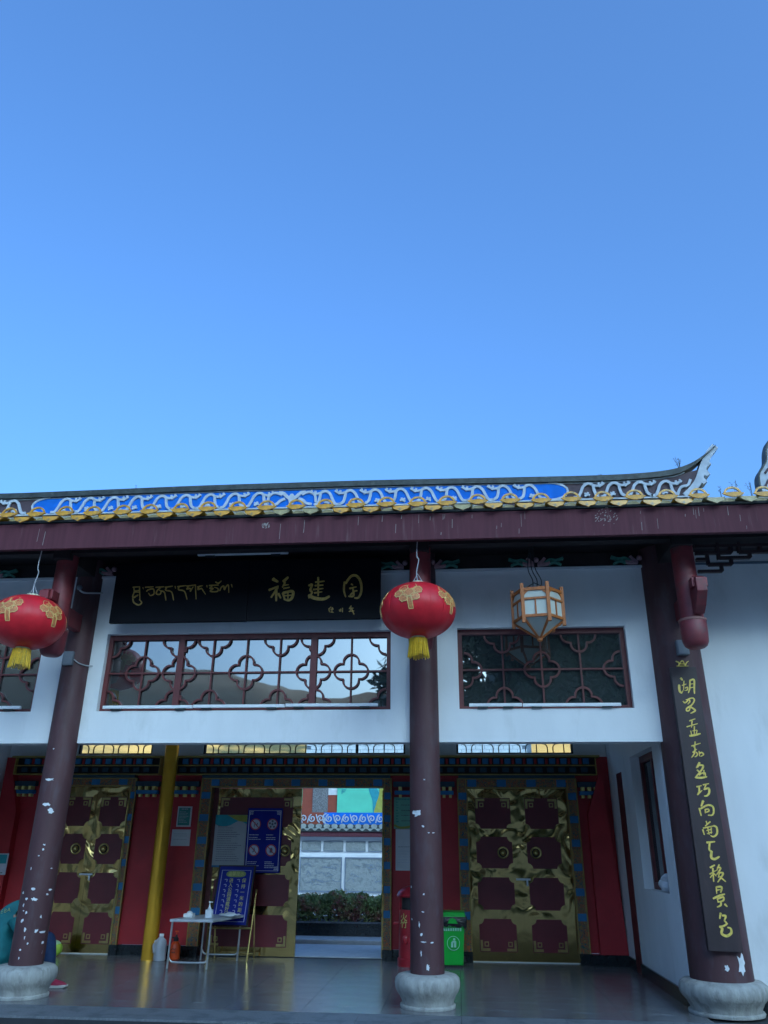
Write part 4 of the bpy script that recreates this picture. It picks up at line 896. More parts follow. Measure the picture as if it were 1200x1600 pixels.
def red_lantern(cx, cy, cz, rot, label, top):
    t = thing('red_lantern', label, 'lantern', (cx, cy, cz-0.3), 'round red lanterns under the eave')
    RX, RZ = 0.415, 0.305
    prof = []
    for j in range(25):
        a = math.pi*(0.07+0.86*j/24); prof.append((RX*math.sin(a)**0.92, cz-RZ*math.cos(a)))
    body = MB().lathe(cx, cy, prof, 112, wob=lambda a, z: 1-0.010*abs(math.sin(8*(a+rot)))**6).build('lantern_body', 'lantern', t, smooth=60)
    def surf(u, v, d):                     # u: metres round the belly, v: height
        zz = max(-0.97, min(0.97, v/RZ)); rr = RX*math.sqrt(1-zz*zz)+d*-1
        a = u/RX-math.pi/2+rot
        return (cx+rr*math.cos(a), cy+rr*math.sin(a), cz+v)
    rib = MB()
    for k in range(16):
        u = (k+0.5)*2*math.pi*RX/16
        rib.ribbon([(u, -0.20+0.04*i) for i in range(11)], 0.004, -0.0005, 0.004, fn=lambda x, z, y: surf(x, z, y))
    rib.build('ribs', 'lantern', t)
    for k in range(16):
        if k % 3 == 0:
            u = (k+0.5)*2*math.pi*RX/16
            MB().ribbon([(u, 0.05+0.02*i) for i in range(6)], 0.006, -0.002, 0.004, fn=lambda x, z, y: surf(x, z, y)).build('gold_rib', 'lanternrib', t)
    for k in range(5):
        u0 = k*2*math.pi*RX/5
        fl_ = MB(); ed = MB(); r2 = random.Random(k)
        pet = [(-0.12, 0.02, 0.05), (-0.075, 0.085, 0.055), (0.025, 0.115, 0.062), (0.10, 0.055, 0.055), (0.01, 0.02, 0.065), (-0.05, -0.04, 0.05), (0.07, -0.03, 0.05)]
        for i, (px, pz, pr) in enumerate(pet):
            ring_ = [(u0+px+pr*(1+0.16*math.sin(3*q+i))*math.cos(q*2*math.pi/16), 0.07+pz+pr*0.8*(1+0.16*math.cos(4*q))*math.sin(q*2*math.pi/16)) for q in range(16)]
            vs = [surf(x, z, -0.003-0.0004*i) for x, z in ring_]+[surf(u0+px, 0.07+pz, -0.003-0.0004*i)]
            fl_.add(vs, [(q, (q+1) % 16, 16) for q in range(16)])
            ed.ribbon(ring_, 0.007, -0.0062-0.0003*i, 0.001, closed=True, fn=lambda x, z, y: surf(x, z, y))
        st_ = catmull([(u0+0.01, 0.05), (u0+0.02, -0.02), (u0+0.03, -0.09)], 5)
        fl_.ribbon(st_, 0.05, -0.0028, 0.001, fn=lambda x, z, y: surf(x, z, y)); ed.ribbon([(x+0.024, z) for x, z in st_]+[(x-0.024, z) for x, z in st_[::-1]], 0.008, -0.0068, 0.001, closed=True, fn=lambda x, z, y: surf(x, z, y))
        f = fl_.build('flower_print', 'goldleaf', t); ed.build('flower_outline', 'goldedge', f)
    MB().lathe(cx, cy, [(0.068, cz+0.285), (0.072, cz+0.29), (0.072, cz+0.325), (0.066, cz+0.33)], 28).build('top_ring', 'palering', t, smooth=40)
    MB().lathe(cx, cy, [(0.07, cz-0.335), (0.078, cz-0.33), (0.076, cz-0.285), (0.07, cz-0.28)], 28).build('bottom_ring', 'palering', t, smooth=40)
    ts = MB(); r2 = random.Random(4)
    for k in range(64):
        a = 2*math.pi*k/64+r2.gauss(0, 0.02); r0 = 0.085+0.008*r2.random(); r1_ = 0.10+0.02*r2.random(); l = 0.185+0.03*r2.random()
        ts.tube([(cx+r0*math.cos(a), cy+r0*math.sin(a), cz-0.315), (cx+r1_*math.cos(a+0.03), cy+r1_*math.sin(a+0.03), cz-0.315-l)], 0.0048, 4, 0.0036)
    ts.build('tassel', 'tassel', t)
    w_ = MB().tube(catmull([(cx+0.0, cy, cz+0.33), (cx-0.012, cy, cz+0.45), (cx+0.015, cy, cz+0.60), (cx-0.008, cy, (cz+top)/2+0.2), (cx+0.004, cy, top)], 4), 0.0055, 6)
    w_.tube([(cx-0.06, cy, cz+0.32), (cx, cy, cz+0.43), (cx+0.06, cy, cz+0.32)], 0.004, 5)
    w_.build('hanging_wire', 'wire', t)
    return t
red_lantern(-0.357, 8.22, 3.905, R(-12), 'round red lantern with yellow tassel hanging in front of the centre column', 4.80)
red_lantern(-4.845, 8.22, 3.845, R(-4), 'round red lantern with yellow tassel hanging by the left column', 4.80)

# six sided timber lantern
hl = thing('hexagonal_lantern', 'orange wooden six-sided lantern with white panels and pointed base', 'lantern', (1.0, 8.72, 3.68))
hx, hy, hr = 1.005, 8.72, 0.285
va = [R(-90+19+60*k) for k in range(6)]
vp = [(hx+hr*math.cos(a), hy+hr*math.sin(a)) for a in va]
z0, z1 = 3.89, 4.235
for (x, y) in vp: MB().box(x-0.02, x+0.02, y-0.02, y+0.02, z0-0.06, z1+0.055).build('post', 'lampwood', hl, bevel=0.004)
for k in range(6):
    (ax, ay), (bx, by) = vp[k], vp[(k+1) % 6]
    def at(t, z, o=0.0):
        nx, ny = (by-ay), -(bx-ax); l = math.hypot(nx, ny)
        return (ax+(bx-ax)*t+nx/l*o, ay+(by-ay)*t+ny/l*o, z)
    def slab(t0, t1, za, zb, o0, o1):
        b = MB(); vs = [at(t0, za, o0), at(t1, za, o0), at(t1, zb, o0), at(t0, zb, o0), at(t0, za, o1), at(t1, za, o1), at(t1, zb, o1), at(t0, zb, o1)]
        return b.add(vs, [(0, 1, 2, 3), (7, 6, 5, 4), (0, 4, 5, 1), (1, 5, 6, 2), (2, 6, 7, 3), (3, 7, 4, 0)])
    slab(0.07, 0.93, z0, z1, -0.008, -0.002).build('panel', 'frost', hl)
    for za, zb in ((z0, z0+0.03), (z0+0.205, z0+0.227), (z1-0.035, z1)): slab(0.07, 0.93, za, zb, -0.014, 0.014).build('rail', 'lampwood', hl)
    slab(0.47, 0.53, z0+0.03, z0+0.205, -0.012, 0.010).build('rail', 'lampwood', hl)
    for ta, tb in ((0.07, 0.24), (0.93, 0.76)):
        b = MB(); vs = [at(ta, z1-0.036, 0.008), at(tb, z1-0.036, 0.008), at(ta, z1-0.085, 0.008), at(ta, z1-0.036, -0.008), at(tb, z1-0.036, -0.008), at(ta, z1-0.085, -0.008)]
        b.add(vs, [(0, 1, 2), (5, 4, 3), (0, 3, 4, 1), (1, 4, 5, 2), (2, 5, 3, 0)]).build('corner_piece', 'lampwood', hl)
    tip = (hx, hy, 3.70)
    b = MB().add([at(0.05, z0, -0.01), at(0.95, z0, -0.01), tip, at(0.05, z0, -0.02), at(0.95, z0, -0.02), (hx, hy, 3.71)], [(0, 1, 2), (5, 4, 3), (0, 3, 4, 1), (1, 4, 5, 2), (2, 5, 3, 0)])
    b.build('lower_panel', 'frost', hl)
    MB().tube([(ax, ay, z0), (hx, hy, 3.69)], 0.018, 6, 0.013).build('lower_rib', 'lampwood', hl)
MB().lathe(hx, hy, [(0.02, 3.665), (0.034, 3.68), (0.03, 3.72)], 10).build('tip', 'lampwood', hl)
wb_ = MB()
for i in range(3):
    wb_.tube(catmull([(hx-0.05+0.04*i, hy, z1), (hx-0.03+0.05*i, hy+0.02, z1+0.16), (hx-0.08+0.04*i, hy, z1+0.34), (hx-0.01, hy, 4.98)], 5), 0.006, 5)
wb_.tube([(hx-0.16, hy, z1+0.04), (hx-0.02, hy, z1+0.13), (hx+0.16, hy, z1+0.04)], 0.006, 5)
wb_.build('hanging_wires', 'wiredark', hl)

# tube lights along the window sills
def tube_light(x0, x1, y, z, label, grp='white tube lights on the window sills'):
    t = thing('tube_light', label, 'tube light', ((x0+x1)/2, y, z-0.02), grp)
    MB().box(x0, x1, y-0.02, y+0.02, z-0.018, z+0.018).build('housing', 'lampwhite', t, bevel=0.004)
    MB().box(x0+0.1, x0+0.22, y-0.012, y+0.05, z-0.036, z-0.019).build('clip', 'wiredark', t); MB().box(x1-0.22, x1-0.1, y-0.012, y+0.05, z-0.036, z-0.019).build('clip', 'wiredark', t)
tube_light(-4.30, -3.168, 9.32, 3.062, 'white tube light under the left light of the centre window')
tube_light(-3.158, -2.028, 9.32, 3.066, 'white tube light under the middle of the centre window')
tube_light(-2.018, -0.895, 9.32, 3.072, 'white tube light under the right light of the centre window')
tube_light(0.19, 0.808, 9.32, 3.06, 'short white tube light under the left half of the right window')
tube_light(0.818, 1.95, 9.32, 3.056, 'long white tube light under the right half of the right window')
tube_light(-6.5, -5.36, 9.32, 3.067, 'white tube light under the window at the left edge')
tube_light(-3.20, -2.03, 9.0, 4.925, 'slim white tube light above the black name board', 'lamps over the name board')
# little boxes and cables on the columns
for (x, y, z, lab) in ((2.67, 9.045, 3.66, 'grey junction box on the thick right column'), (-4.77, 9.13, 3.64, 'grey junction box on the left column below the pendant')):
    j = thing('junction_box', lab, 'junction box', (x, y, z-0.09))
    MB().box(x-0.065, x+0.065, y, y+0.10, z-0.085, z+0.085).build('case', 'greybox', j, bevel=0.006)
    MB().box(x-0.05, x+0.05, y-0.008, y-0.001, z-0.07, z+0.07).build('lid', 'greybox', j)
sc_ = thing('spot_lamp', 'small spot lamp on a bent arm beside the name board', 'lamp', (-4.66, 9.1, 4.5))
MB().ball((-4.73, 9.05, 4.53), 0.035).build('lamp_head', 'greybox', sc_, smooth=60)
MB().tube(catmull([(-4.73, 9.07, 4.50), (-4.68, 9.1, 4.475), (-4.60, 9.2, 4.50), (-4.55, 9.33, 4.54)], 4), 0.012, 6).build('arm', 'wire', sc_)
MB().tube(catmull([(-4.62, 9.14, 3.60), (-4.56, 9.2, 3.56), (-4.50, 9.33, 3.57)], 4), 0.008, 6)
cbx = MB().tube(catmull([(-4.70, 9.16, 3.63), (-4.64, 9.18, 3.585), (-4.58, 9.26, 3.57), (-4.53, 9.335, 3.58)], 5), 0.008, 6).build('cable', 'wire'); tag(cbx, 'thin pale cable from the left junction box to the white wall', 'cable')

# ------------------------------------------------------------------ notices on the wall and doors
def bars(x0, x1, zs, y, h, m, parent, name='text_lines', seed=1):
    r2 = random.Random(seed); b = MB()
    for z in zs:
        e = x1-(x1-x0)*0.45*r2.random()
        x = x0
        while x < e-0.004:
            l = min(e-x, 0.012+0.03*r2.random()); b.box(x, x+l, y-0.001, y, z-h/2, z+h/2); x += l+0.006
    return b.build(name, m, parent)
n1 = thing('notice', 'small teal framed notice on the red wall beside the gold pole', 'notice', (-4.31, 12.83, 1.78))
MB().box(-4.425, -4.195, 12.83, 12.849, 1.785, 2.085).build('frame', 'paper', n1); MB().box(-4.405, -4.215, 12.826, 12.829, 1.805, 2.065).build('sheet', 'tealpaper', n1)
bars(-4.39, -4.24, [1.85+0.022*i for i in range(8)], 12.8255, 0.007, 'signpale', n1); bars(-4.36, -4.25, [2.045], 12.8255, 0.014, 'signpale', n1)
n2 = thing('notice', 'plain white paper sheet pinned below the teal notice', 'notice', (-4.34, 12.84, 1.5))
MB().box(-4.485, -4.185, 12.842, 12.849, 1.505, 1.745).build('sheet', 'paper', n2); bars(-4.45, -4.22, [1.60, 1.65, 1.68], 12.8415, 0.008, 'greypaper', n2)
n3 = thing('notice', 'pale green notice with leaf pattern beside the centre column', 'notice', (-0.80, 12.83, 1.77))
MB().box(-0.965, -0.63, 12.84, 12.849, 1.775, 2.235).build('sheet', 'greenboard', n3)
bars(-0.93, -0.88, [1.88+0.04*i for i in range(8)], 12.8395, 0.018, 'tealpaper', n3, 'heading'); bars(-0.85, -0.66, [1.89, 1.97, 2.04, 2.12], 12.8395, 0.009, 'ink', n3); bars(-0.93, -0.66, [2.205], 12.8395, 0.02, 'tealpaper', n3, 'heading', 4)
MB().ribbon(catmull([(-0.96, 1.83), (-0.88, 1.795), (-0.76, 1.80), (-0.64, 1.83)], 5), 0.03, 12.8385, 12.84).build('leaf_stripe', 'olive2', n3)
n4 = thing('notice', 'long pale lilac paper notice hanging under the green notice', 'notice', (-0.79, 12.83, 1.2))
MB().box(-0.938, -0.64, 12.843, 12.849, 1.19, 1.77).build('sheet', 'paper', n4); bars(-0.90, -0.68, [1.30+0.04*i for i in range(5)], 12.8425, 0.007, 'signpale', n4); bars(-0.9, -0.7, [1.52], 12.8425, 0.006, 'ink', n4)
n5 = thing('notice', 'white notice board with blue and green wave heading on the closed door leaf', 'notice', (-3.51, 12.9, 1.23))
MB().box(-3.81, -3.30, 12.886, 12.90, 1.235, 1.965).build('sheet', 'greypaper', n5)
MB().prism([(-3.81, 1.965), (-3.81, 1.83)]+[(-3.81+0.51*i/12, 1.82-0.025*math.sin(i*0.5)+0.06*max(0, 1-abs(i-9)/3)*0.6) for i in range(1, 12)]+[(-3.30, 1.83), (-3.30, 1.965)], 12.883, 12.8855).build('heading_wave', 'cyan', n5)
MB().prism([(-3.62, 1.962), (-3.50, 1.90), (-3.42, 1.87), (-3.302, 1.86), (-3.302, 1.962)], 12.881, 12.8828).build('heading_green', 'olive2', n5)
bars(-3.76, -3.36, [1.30+0.0315*i for i in range(16)], 12.8855, 0.007, 'ink', n5, seed=8); bars(-3.76, -3.6, [1.80], 12.8855, 0.014, 'brickred', n5)
MB().box(-3.81, -3.30, 12.884, 12.8858, 1.21, 1.234).build('base_strip', 'deepblue', n5)
n6 = thing('notice', 'royal blue prohibition notice with four round symbols on the closed door leaf', 'notice', (-3.01, 12.89, 1.13))
MB().box(-3.29, -2.735, 12.875, 12.90, 1.135, 2.065).build('sheet', 'bluesign', n6)
MB().ribbon([(-3.265, 1.165), (-2.76, 1.165), (-2.76, 2.03), (-3.265, 2.03)], 0.012, 12.872, 12.875, closed=True).build('border', 'signpale', n6)
for cx, cz, k in ((-3.155, 1.83, 0), (-2.885, 1.83, 1), (-3.155, 1.455, 2), (-2.885, 1.455, 3)):
    d = MB().prism([(cx+0.082*math.cos(i*0.3142), cz+0.082*math.sin(i*0.3142)) for i in range(20)][::-1], 12.871, 12.875).build('symbol', 'signpale', n6)
    rg = MB().ribbon([(cx+0.078*math.cos(i*0.3142), cz+0.078*math.sin(i*0.3142)) for i in range(20)], 0.016, 12.868, 12.871, closed=True)
    if k != 1: rg.ribbon([(cx-0.055, cz+0.055), (cx+0.055, cz-0.055)], 0.013, 12.8675, 12.871)
    rg.build('red_ring', 'signred', n6)
    q = MB()
    if k == 1:
        for i in range(5):
            a = 1.57+i*1.257; q.prism([(cx+0.045*math.cos(a)+0.018*math.cos(j*1.05), cz+0.045*math.sin(a)+0.018*math.sin(j*1.05)) for j in range(6)][::-1], 12.8695, 12.871)
        q.prism([(cx+0.018*math.cos(j*1.05), cz+0.018*math.sin(j*1.05)) for j in range(6)][::-1], 12.8695, 12.871)
    elif k == 0: q.ribbon([(cx-0.02, cz-0.04), (cx-0.01, cz+0.03)], 0.012, 12.8695, 12.871).ribbon([(cx+0.015, cz-0.03), (cx+0.03, cz+0.02)], 0.014, 12.8695, 12.871)
    elif k == 2: q.ribbon([(cx-0.02, cz-0.03), (cx+0.01, cz+0.0), (cx+0.0, cz+0.035)], 0.014, 12.8695, 12.871)
    else: q.prism([(cx-0.02, cz-0.035), (cx+0.025, cz-0.035), (cx+0.025, cz+0.02), (cx+0.0, cz+0.04), (cx-0.02, cz+0.02)][::-1], 12.8695, 12.871)
    q.build('pictogram', 'ink', n6)
    zs = [1.675, 1.637, 1.61] if cz > 1.6 else [1.29, 1.265, 1.235, 1.21]
    bars(cx-0.09, cx+0.10, zs, 12.8745, 0.010, 'signpale', n6, seed=int(cx*-100))
for sx, sz, xx, zz in ((1, -1, -3.26, 2.025), (-1, -1, -2.765, 2.025), (-1, 1, -2.765, 1.17)):
    MB().ribbon([(xx+sx*0.012, zz+sz*0.06), (xx+sx*0.012, zz+sz*0.012), (xx+sx*0.06, zz+sz*0.012)], 0.012, 12.8715, 12.8735).ribbon([(xx+sx*0.03, zz+sz*0.03), (xx+sx*0.05, zz+sz*0.03), (xx+sx*0.05, zz+sz*0.05), (xx+sx*0.03, zz+sz*0.05)], 0.009, 12.8713, 12.8735, closed=True).build('corner_knot', 'signpale', n6)
n7 = thing('notice', 'blue and white printed sheet on the red wall at the left edge', 'notice', (-7.15, 12.69, 1.07))
MB().box(-7.42, -7.03, 12.69, 12.699, 1.07, 1.375).build('sheet', 'signpale', n7); MB().box(-7.40, -7.05, 12.687, 12.6895, 1.23, 1.36).build('picture', 'cyan', n7); bars(-7.4, -7.06, [1.10, 1.14, 1.18], 12.6895, 0.012, 'ink', n7)

# ------------------------------------------------------------------ table, easel and small things
tb = thing('folding_table', 'small grey folding table on bent steel tube legs', 'table', (-3.45, 12.0, 0))
cor = {'fl': (-3.90, 11.58), 'fr': (-3.36, 11.58), 'bl': (-3.72, 12.48), 'br': (-3.18, 12.48)}
tv = [(-3.93, 11.55), (-3.33, 11.55), (-3.12, 12.50), (-3.72, 12.50)]
b = MB(); b.add([(x, y, 0.555) for x, y in tv]+[(x, y, 0.59) for x, y in tv], [(0, 3, 2, 1), (4, 5, 6, 7), (0, 1, 5, 4), (1, 2, 6, 5), (2, 3, 7, 6), (3, 0, 4, 7)])
b.build('table_top', mat('pale_grey_laminate', (0.42, 0.45, 0.50), 0.35), tb, bevel=0.006)
for a, c in (('fl', 'fr'), ('bl', 'br')):
    (ax, ay), (cx, cy_) = cor[a], cor[c]
    MB().tube([(ax, ay, 0.555), (ax-0.015, ay+0.01, 0.0)], 0.014, 10).build('leg', 'metal', tb, smooth=40)
    MB().tube([(cx, cy_, 0.555), (cx-0.015, cy_+0.01, 0.0)], 0.014, 10).build('leg', 'metal', tb, smooth=40)
    MB().tube(catmull([(ax-0.012, ay+0.03, 0.13), (ax+0.02, ay+0.03, 0.085), (ax+0.09, ay+0.03, 0.072), (cx-0.11, cy_+0.03, 0.072), (cx-0.04, cy_+0.03, 0.085), (cx-0.012, cy_+0.03, 0.13)], 5), 0.012, 10).build('stretcher', 'metal', tb, smooth=40)
gb = thing('pump_bottle', 'clear white hand gel pump bottle on the folding table', 'bottle', (-3.45, 11.75, 0.59))
MB().box(-3.50, -3.40, 11.72, 11.79, 0.591, 0.70).build('bottle', 'gel', gb, bevel=0.012); MB().lathe(-3.45, 11.755, [(0.03, 0.70), (0.014, 0.735), (0.014, 0.755)], 14).build('neck', 'gel', gb, smooth=40)
MB().lathe(-3.45, 11.755, [(0.006, 0.755), (0.006, 0.785), (0.018, 0.786), (0.018, 0.80)], 12).box(-3.45, -3.41, 11.748, 11.762, 0.786, 0.798).build('pump', 'lampwhite', gb)
tsx = thing('tissue_box', 'small white tissue box on the left of the folding table', 'box', (-3.76, 11.85, 0.59))
MB().box(-3.83, -3.70, 11.80, 11.93, 0.591, 0.64).build('box', 'lampwhite', tsx, bevel=0.005); MB().ball((-3.76, 11.86, 0.648), 0.035, 8, 5, 1.2, 0.8, 0.7).build('tissue', 'paper', tsx)
fb = thing('plastic_bag', 'crumpled clear bag lying on the right of the folding table', 'bag', (-3.25, 12.1, 0.59))
q = MB().ball((-3.25, 12.1, 0.61), 0.1, 20, 10, 1.4, 1.2, 0.25)
q.v = [(x+0.02*math.sin(30*y+20*x), y+0.02*math.sin(25*x), max(0.591, z+0.012*math.sin(40*x+30*y))) for x, y, z in q.v]
q.build('film', 'gel', fb, smooth=30)
es = thing('easel_sign', 'blue sign with yellow writing leaning on a thin gold easel behind the table', 'sign', (-3.33, 12.6, 0))
tl = 0.32                                                      # lean of the board
BX0, BX1, BZ0, BZ1 = -3.595, -3.055, 0.45, 1.235
yl = lambda z: 12.42+tl*(z-BZ0)*0.6
lean = lambda x, z, y: (x+0.03*(z-BZ0)/0.8-0.02, y+yl(z), z)
def leanbox(x0, x1, z0, z1, y0, y1):
    return MB().add([lean(x, z, y) for y in (y0, y1) for x, z in ((x0, z0), (x1, z0), (x1, z1), (x0, z1))], [(0, 1, 2, 3), (7, 6, 5, 4), (0, 4, 5, 1), (1, 5, 6, 2), (2, 6, 7, 3), (3, 7, 4, 0)])
leanbox(BX0, BX1, BZ0, BZ1, 0, 0.02).build('board', 'bluesign', es)
MB().ribbon([(BX0, BZ0), (BX1, BZ0), (BX1, BZ1), (BX0, BZ1)], 0.03, -0.008, 0.03, closed=True, fn=lean).build('frame', 'darkwood', es)
MB().ribbon([(BX0+0.05, BZ0+0.05), (BX1-0.05, BZ0+0.05), (BX1-0.05, BZ1-0.06), (BX0+0.05, BZ1-0.06)], 0.008, -0.003, 0.001, closed=True, fn=lean).build('border', 'signpale', es)
ovc = ((BX0+BX1)/2, 1.125)
ov = [(ovc[0]+0.15*math.copysign(abs(math.cos(i*0.2618))**0.6, math.cos(i*0.2618)), ovc[1]+0.042*math.copysign(abs(math.sin(i*0.2618))**0.8, math.sin(i*0.2618))) for i in range(24)]
MB().add([lean(x, z, -0.003) for x, z in ov], [tuple(range(24))[::-1]]).build('title_oval', 'signgreen', es)
def lean_text(name, body, size, cx, cz, m, sx=1.0):
    o = text_mesh(name, body, size, cx, cz, 0, m, es)
    of = es['_o']
    for v in o.data.vertices:
        X, Z, Y = v.co.x+of[0], v.co.z+of[2], v.co.y+of[1]
        p = lean(X, Z, Y-0.005); v.co = (p[0]-of[0], p[1]-of[1], p[2]-of[2])
lean_text('title_text', '\u6e29\u99a8\u63d0\u793a', 0.062, ovc[0], ovc[1], 'signyellow')
for body, x, zs in (('\u4fdd\u6301\u4e00\u7c73\u7684\u8ddd\u79bb', -3.19, 0.072), ('\u8fdb\u5165\u516c\u56ed\u8bf7\u6234\u597d\u53e3\u7f69', -3.385, 0.060)):
    for i, c in enumerate(body): lean_text('sign_character', c, 0.064, x, 1.035-(0.078 if len(body) == 7 else 0.062)*i, 'signyellow')
r2 = random.Random(2); q = MB()
for x in (-3.275, -3.465):
    for i in range(8):
        z = 1.04-0.068*i
        q.ribbon(catmull([(x-0.022, z+0.010), (x+0.016*r2.random(), z+0.012), (x+0.012, z-0.01), (x+0.024*r2.random(), z-0.02)], 3), 0.007, -0.004, 0.0, fn=lean)
q.build('tibetan_letters', 'signpale', es)
for s in (-1, 1):
    xx = BX0-0.02 if s < 0 else BX1+0.03
    MB().tube([(xx+0.0, 12.36, 0.0), (xx+0.03, 12.50+0.06, 0.92)], 0.013, 8).build('leg', 'brassflat', es, smooth=40)
    MB().tube([(xx+0.01, 12.75, 0.0), (xx+0.02, 12.52, 0.80)], 0.012, 8).build('leg', 'brassflat', es, smooth=40)
MB().tube([(BX0-0.03, 12.40, 0.42), (BX1+0.05, 12.40, 0.42)], 0.014, 8).build('ledge_bar', 'brassflat', es, smooth=40)
MB().tube([(BX0-0.02, 12.745, 0.06), (BX1+0.04, 12.745, 0.06)], 0.010, 8).build('stretcher', 'brassflat', es, smooth=40)
jg = thing('plastic_jug', 'greyish white plastic jug with handle standing by the gold pole', 'jug', (-4.30, 12.35, 0))
MB().lathe(-4.30, 12.35, [(0.078, 0.0), (0.086, 0.012), (0.086, 0.20), (0.07, 0.255), (0.035, 0.29), (0.03, 0.305)], 28, wob=lambda a, z: 1+0.05*math.cos(4*a)).build('jug_body', 'jug', jg, smooth=40)
MB().lathe(-4.30, 12.35, [(0.034, 0.305), (0.034, 0.335), (0.028, 0.338)], 18).build('cap', 'lampwhite', jg, smooth=40)
MB().tube(catmull([(-4.35, 12.27, 0.26), (-4.37, 12.25, 0.20), (-4.36, 12.26, 0.12)], 4), 0.012, 8).build('handle', 'jug', jg, smooth=40)
MB().box(-4.372, -4.330, 12.258, 12.27, 0.10, 0.21).build('label', 'greypaper', jg)
so = thing('spray_bottle', 'bright orange pressure spray bottle with black pump under the table', 'spray bottle', (-4.11, 12.45, 0))
MB().lathe(-4.11, 12.45, [(0.06, 0.0), (0.072, 0.012), (0.074, 0.10), (0.070, 0.18), (0.045, 0.225), (0.03, 0.235)], 26).build('bottle', 'orange', so, smooth=40)
MB().lathe(-4.11, 12.45, [(0.034, 0.236), (0.034, 0.275), (0.018, 0.285), (0.012, 0.32)], 16).box(-4.17, -4.11, 12.44, 12.46, 0.27, 0.29).build('pump', 'wiredark', so, smooth=40)
MB().tube([(-4.11, 12.45, 0.32), (-4.11, 12.45, 0.355)], 0.008, 8).tube([(-4.135, 12.45, 0.36), (-4.085, 12.45, 0.36)], 0.010, 8).build('plunger', 'orange', so, smooth=40)
MB().ribbon([(-4.145, 0.13), (-4.12, 0.15), (-4.10, 0.13), (-4.08, 0.15)], 0.012, 12.372, 12.376).ribbon([(-4.14, 0.10), (-4.085, 0.10)], 0.02, 12.372, 12.376).build('printed_mark', 'brickred', so)
# green wheelie bin
bn = thing('wheelie_bin', 'bright green wheeled rubbish bin with black bag beside the centre column', 'bin', (-0.07, 12.35, 0))
def frust(x0, x1, y0, y1, z0, X0, X1, Y0, Y1, Z1):
    return MB().add([(x0, y0, z0), (x1, y0, z0), (x1, y1, z0), (x0, y1, z0), (X0, Y0, Z1), (X1, Y0, Z1), (X1, Y1, Z1), (X0, Y1, Z1)], [(0, 3, 2, 1), (4, 5, 6, 7), (0, 1, 5, 4), (1, 2, 6, 5), (2, 3, 7, 6), (3, 0, 4, 7)])
frust(-0.23, 0.045, 12.22, 12.50, 0.03, -0.25, 0.075, 12.18, 12.56, 0.555).build('body', 'bin', bn, bevel=0.015)
frust(-0.27, 0.095, 12.16, 12.58, 0.625, -0.25, 0.075, 12.19, 12.56, 0.685).build('lid', 'bin', bn, bevel=0.012)
bgm = MB(); r2 = random.Random(9); nseg = 56; px = []
for i in range(nseg):
    t = i/nseg*4; s_ = int(t); f = t-s_
    c_ = [(-0.262, 12.165), (0.09, 12.165), (0.09, 12.575), (-0.262, 12.575)]
    a_, b_ = c_[s_], c_[(s_+1) % 4]; px.append((a_[0]+(b_[0]-a_[0])*f, a_[1]+(b_[1]-a_[1])*f))
vs = []
for j, (o, z) in enumerate(((0.0, 0.625), (0.014, 0.60), (0.018, 0.565), (0.006, 0.53))):
    for x, y in px:
        dx, dy = x+0.086, y-12.37; l = math.hypot(dx, dy); g_ = o+0.012*r2.random()
        drop = -0.035*r2.random() if j == 3 else 0
        if j == 3: drop -= 0.045*max(0, (abs(x+0.09)-0.04)*3)
        vs.append((x+dx/l*g_, y+dy/l*g_, z+drop))
bgm.add(vs, [(j*nseg+i, j*nseg+(i+1) % nseg, (j+1)*nseg+(i+1) % nseg, (j+1)*nseg+i) for j in range(3) for i in range(nseg)]); bgm.build('bin_bag', 'bag', bn, smooth=60)
MB().prism([(-0.16, 0.545), (-0.02, 0.545), (-0.05, 0.60), (-0.09, 0.615), (-0.13, 0.60)][::-1], 12.135, 12.15).build('crest_label', 'bin', bn)
for s in (-1, 1):
    t = MB().lathe(0, 0, [(0.05, -0.02), (0.055, 0), (0.05, 0.02)], 18)
    MB().add([(0.055+c if s > 0 else -0.24+c, 12.52+a, 0.055+d) for a, d, c in t.v], t.f).build('wheel', 'wiredark', bn, smooth=40)
MB().box(-0.22, 0.035, 12.235, 12.5, 0.0, 0.028).build('foot', 'wiredark', bn)
q = MB(); r2 = random.Random(6)
for i in range(8):
    x = -0.225+0.033*i
    for k in range(3): q.box(x, x+0.024, 12.174-0.0004*k, 12.178, 0.452+0.014*k, 0.460+0.014*k)
    q.box(x+0.002+0.014*r2.random(), x+0.010+0.012*r2.random(), 12.172, 12.178, 0.452, 0.488)
for i in range(9):
    x = -0.21+0.026*i; q.ribbon(catmull([(x, 0.528), (x+0.016, 0.530), (x+0.010, 0.516), (x+0.018, 0.508)], 3), 0.005, 12.171, 12.176)
q.build('printed_words', 'mint', bn)
q = MB(); cx, cz = -0.085, 0.30
q.ribbon([(cx+0.085*math.cos(i*0.2094), cz+0.085*math.sin(i*0.2094)) for i in range(30)], 0.007, 12.186, 12.2, closed=True)
q.prism([(cx+0.012+0.016*math.cos(i*0.7), cz+0.048+0.016*math.sin(i*0.7)) for i in range(9)][::-1], 12.184, 12.2)
q.prism([(cx-0.035, cz-0.05), (cx-0.005, cz-0.05), (cx-0.003, cz+0.01), (cx-0.03, cz+0.015)][::-1], 12.184, 12.2)
q.prism([(cx+0.008, cz-0.05), (cx+0.036, cz-0.05), (cx+0.040, cz+0.02), (cx+0.028, cz+0.03), (cx-0.01, cz+0.03), (cx-0.025, cz+0.022), (cx+0.008, cz+0.005)][::-1], 12.182, 12.2)
q.build('litter_symbol', 'mint', bn)
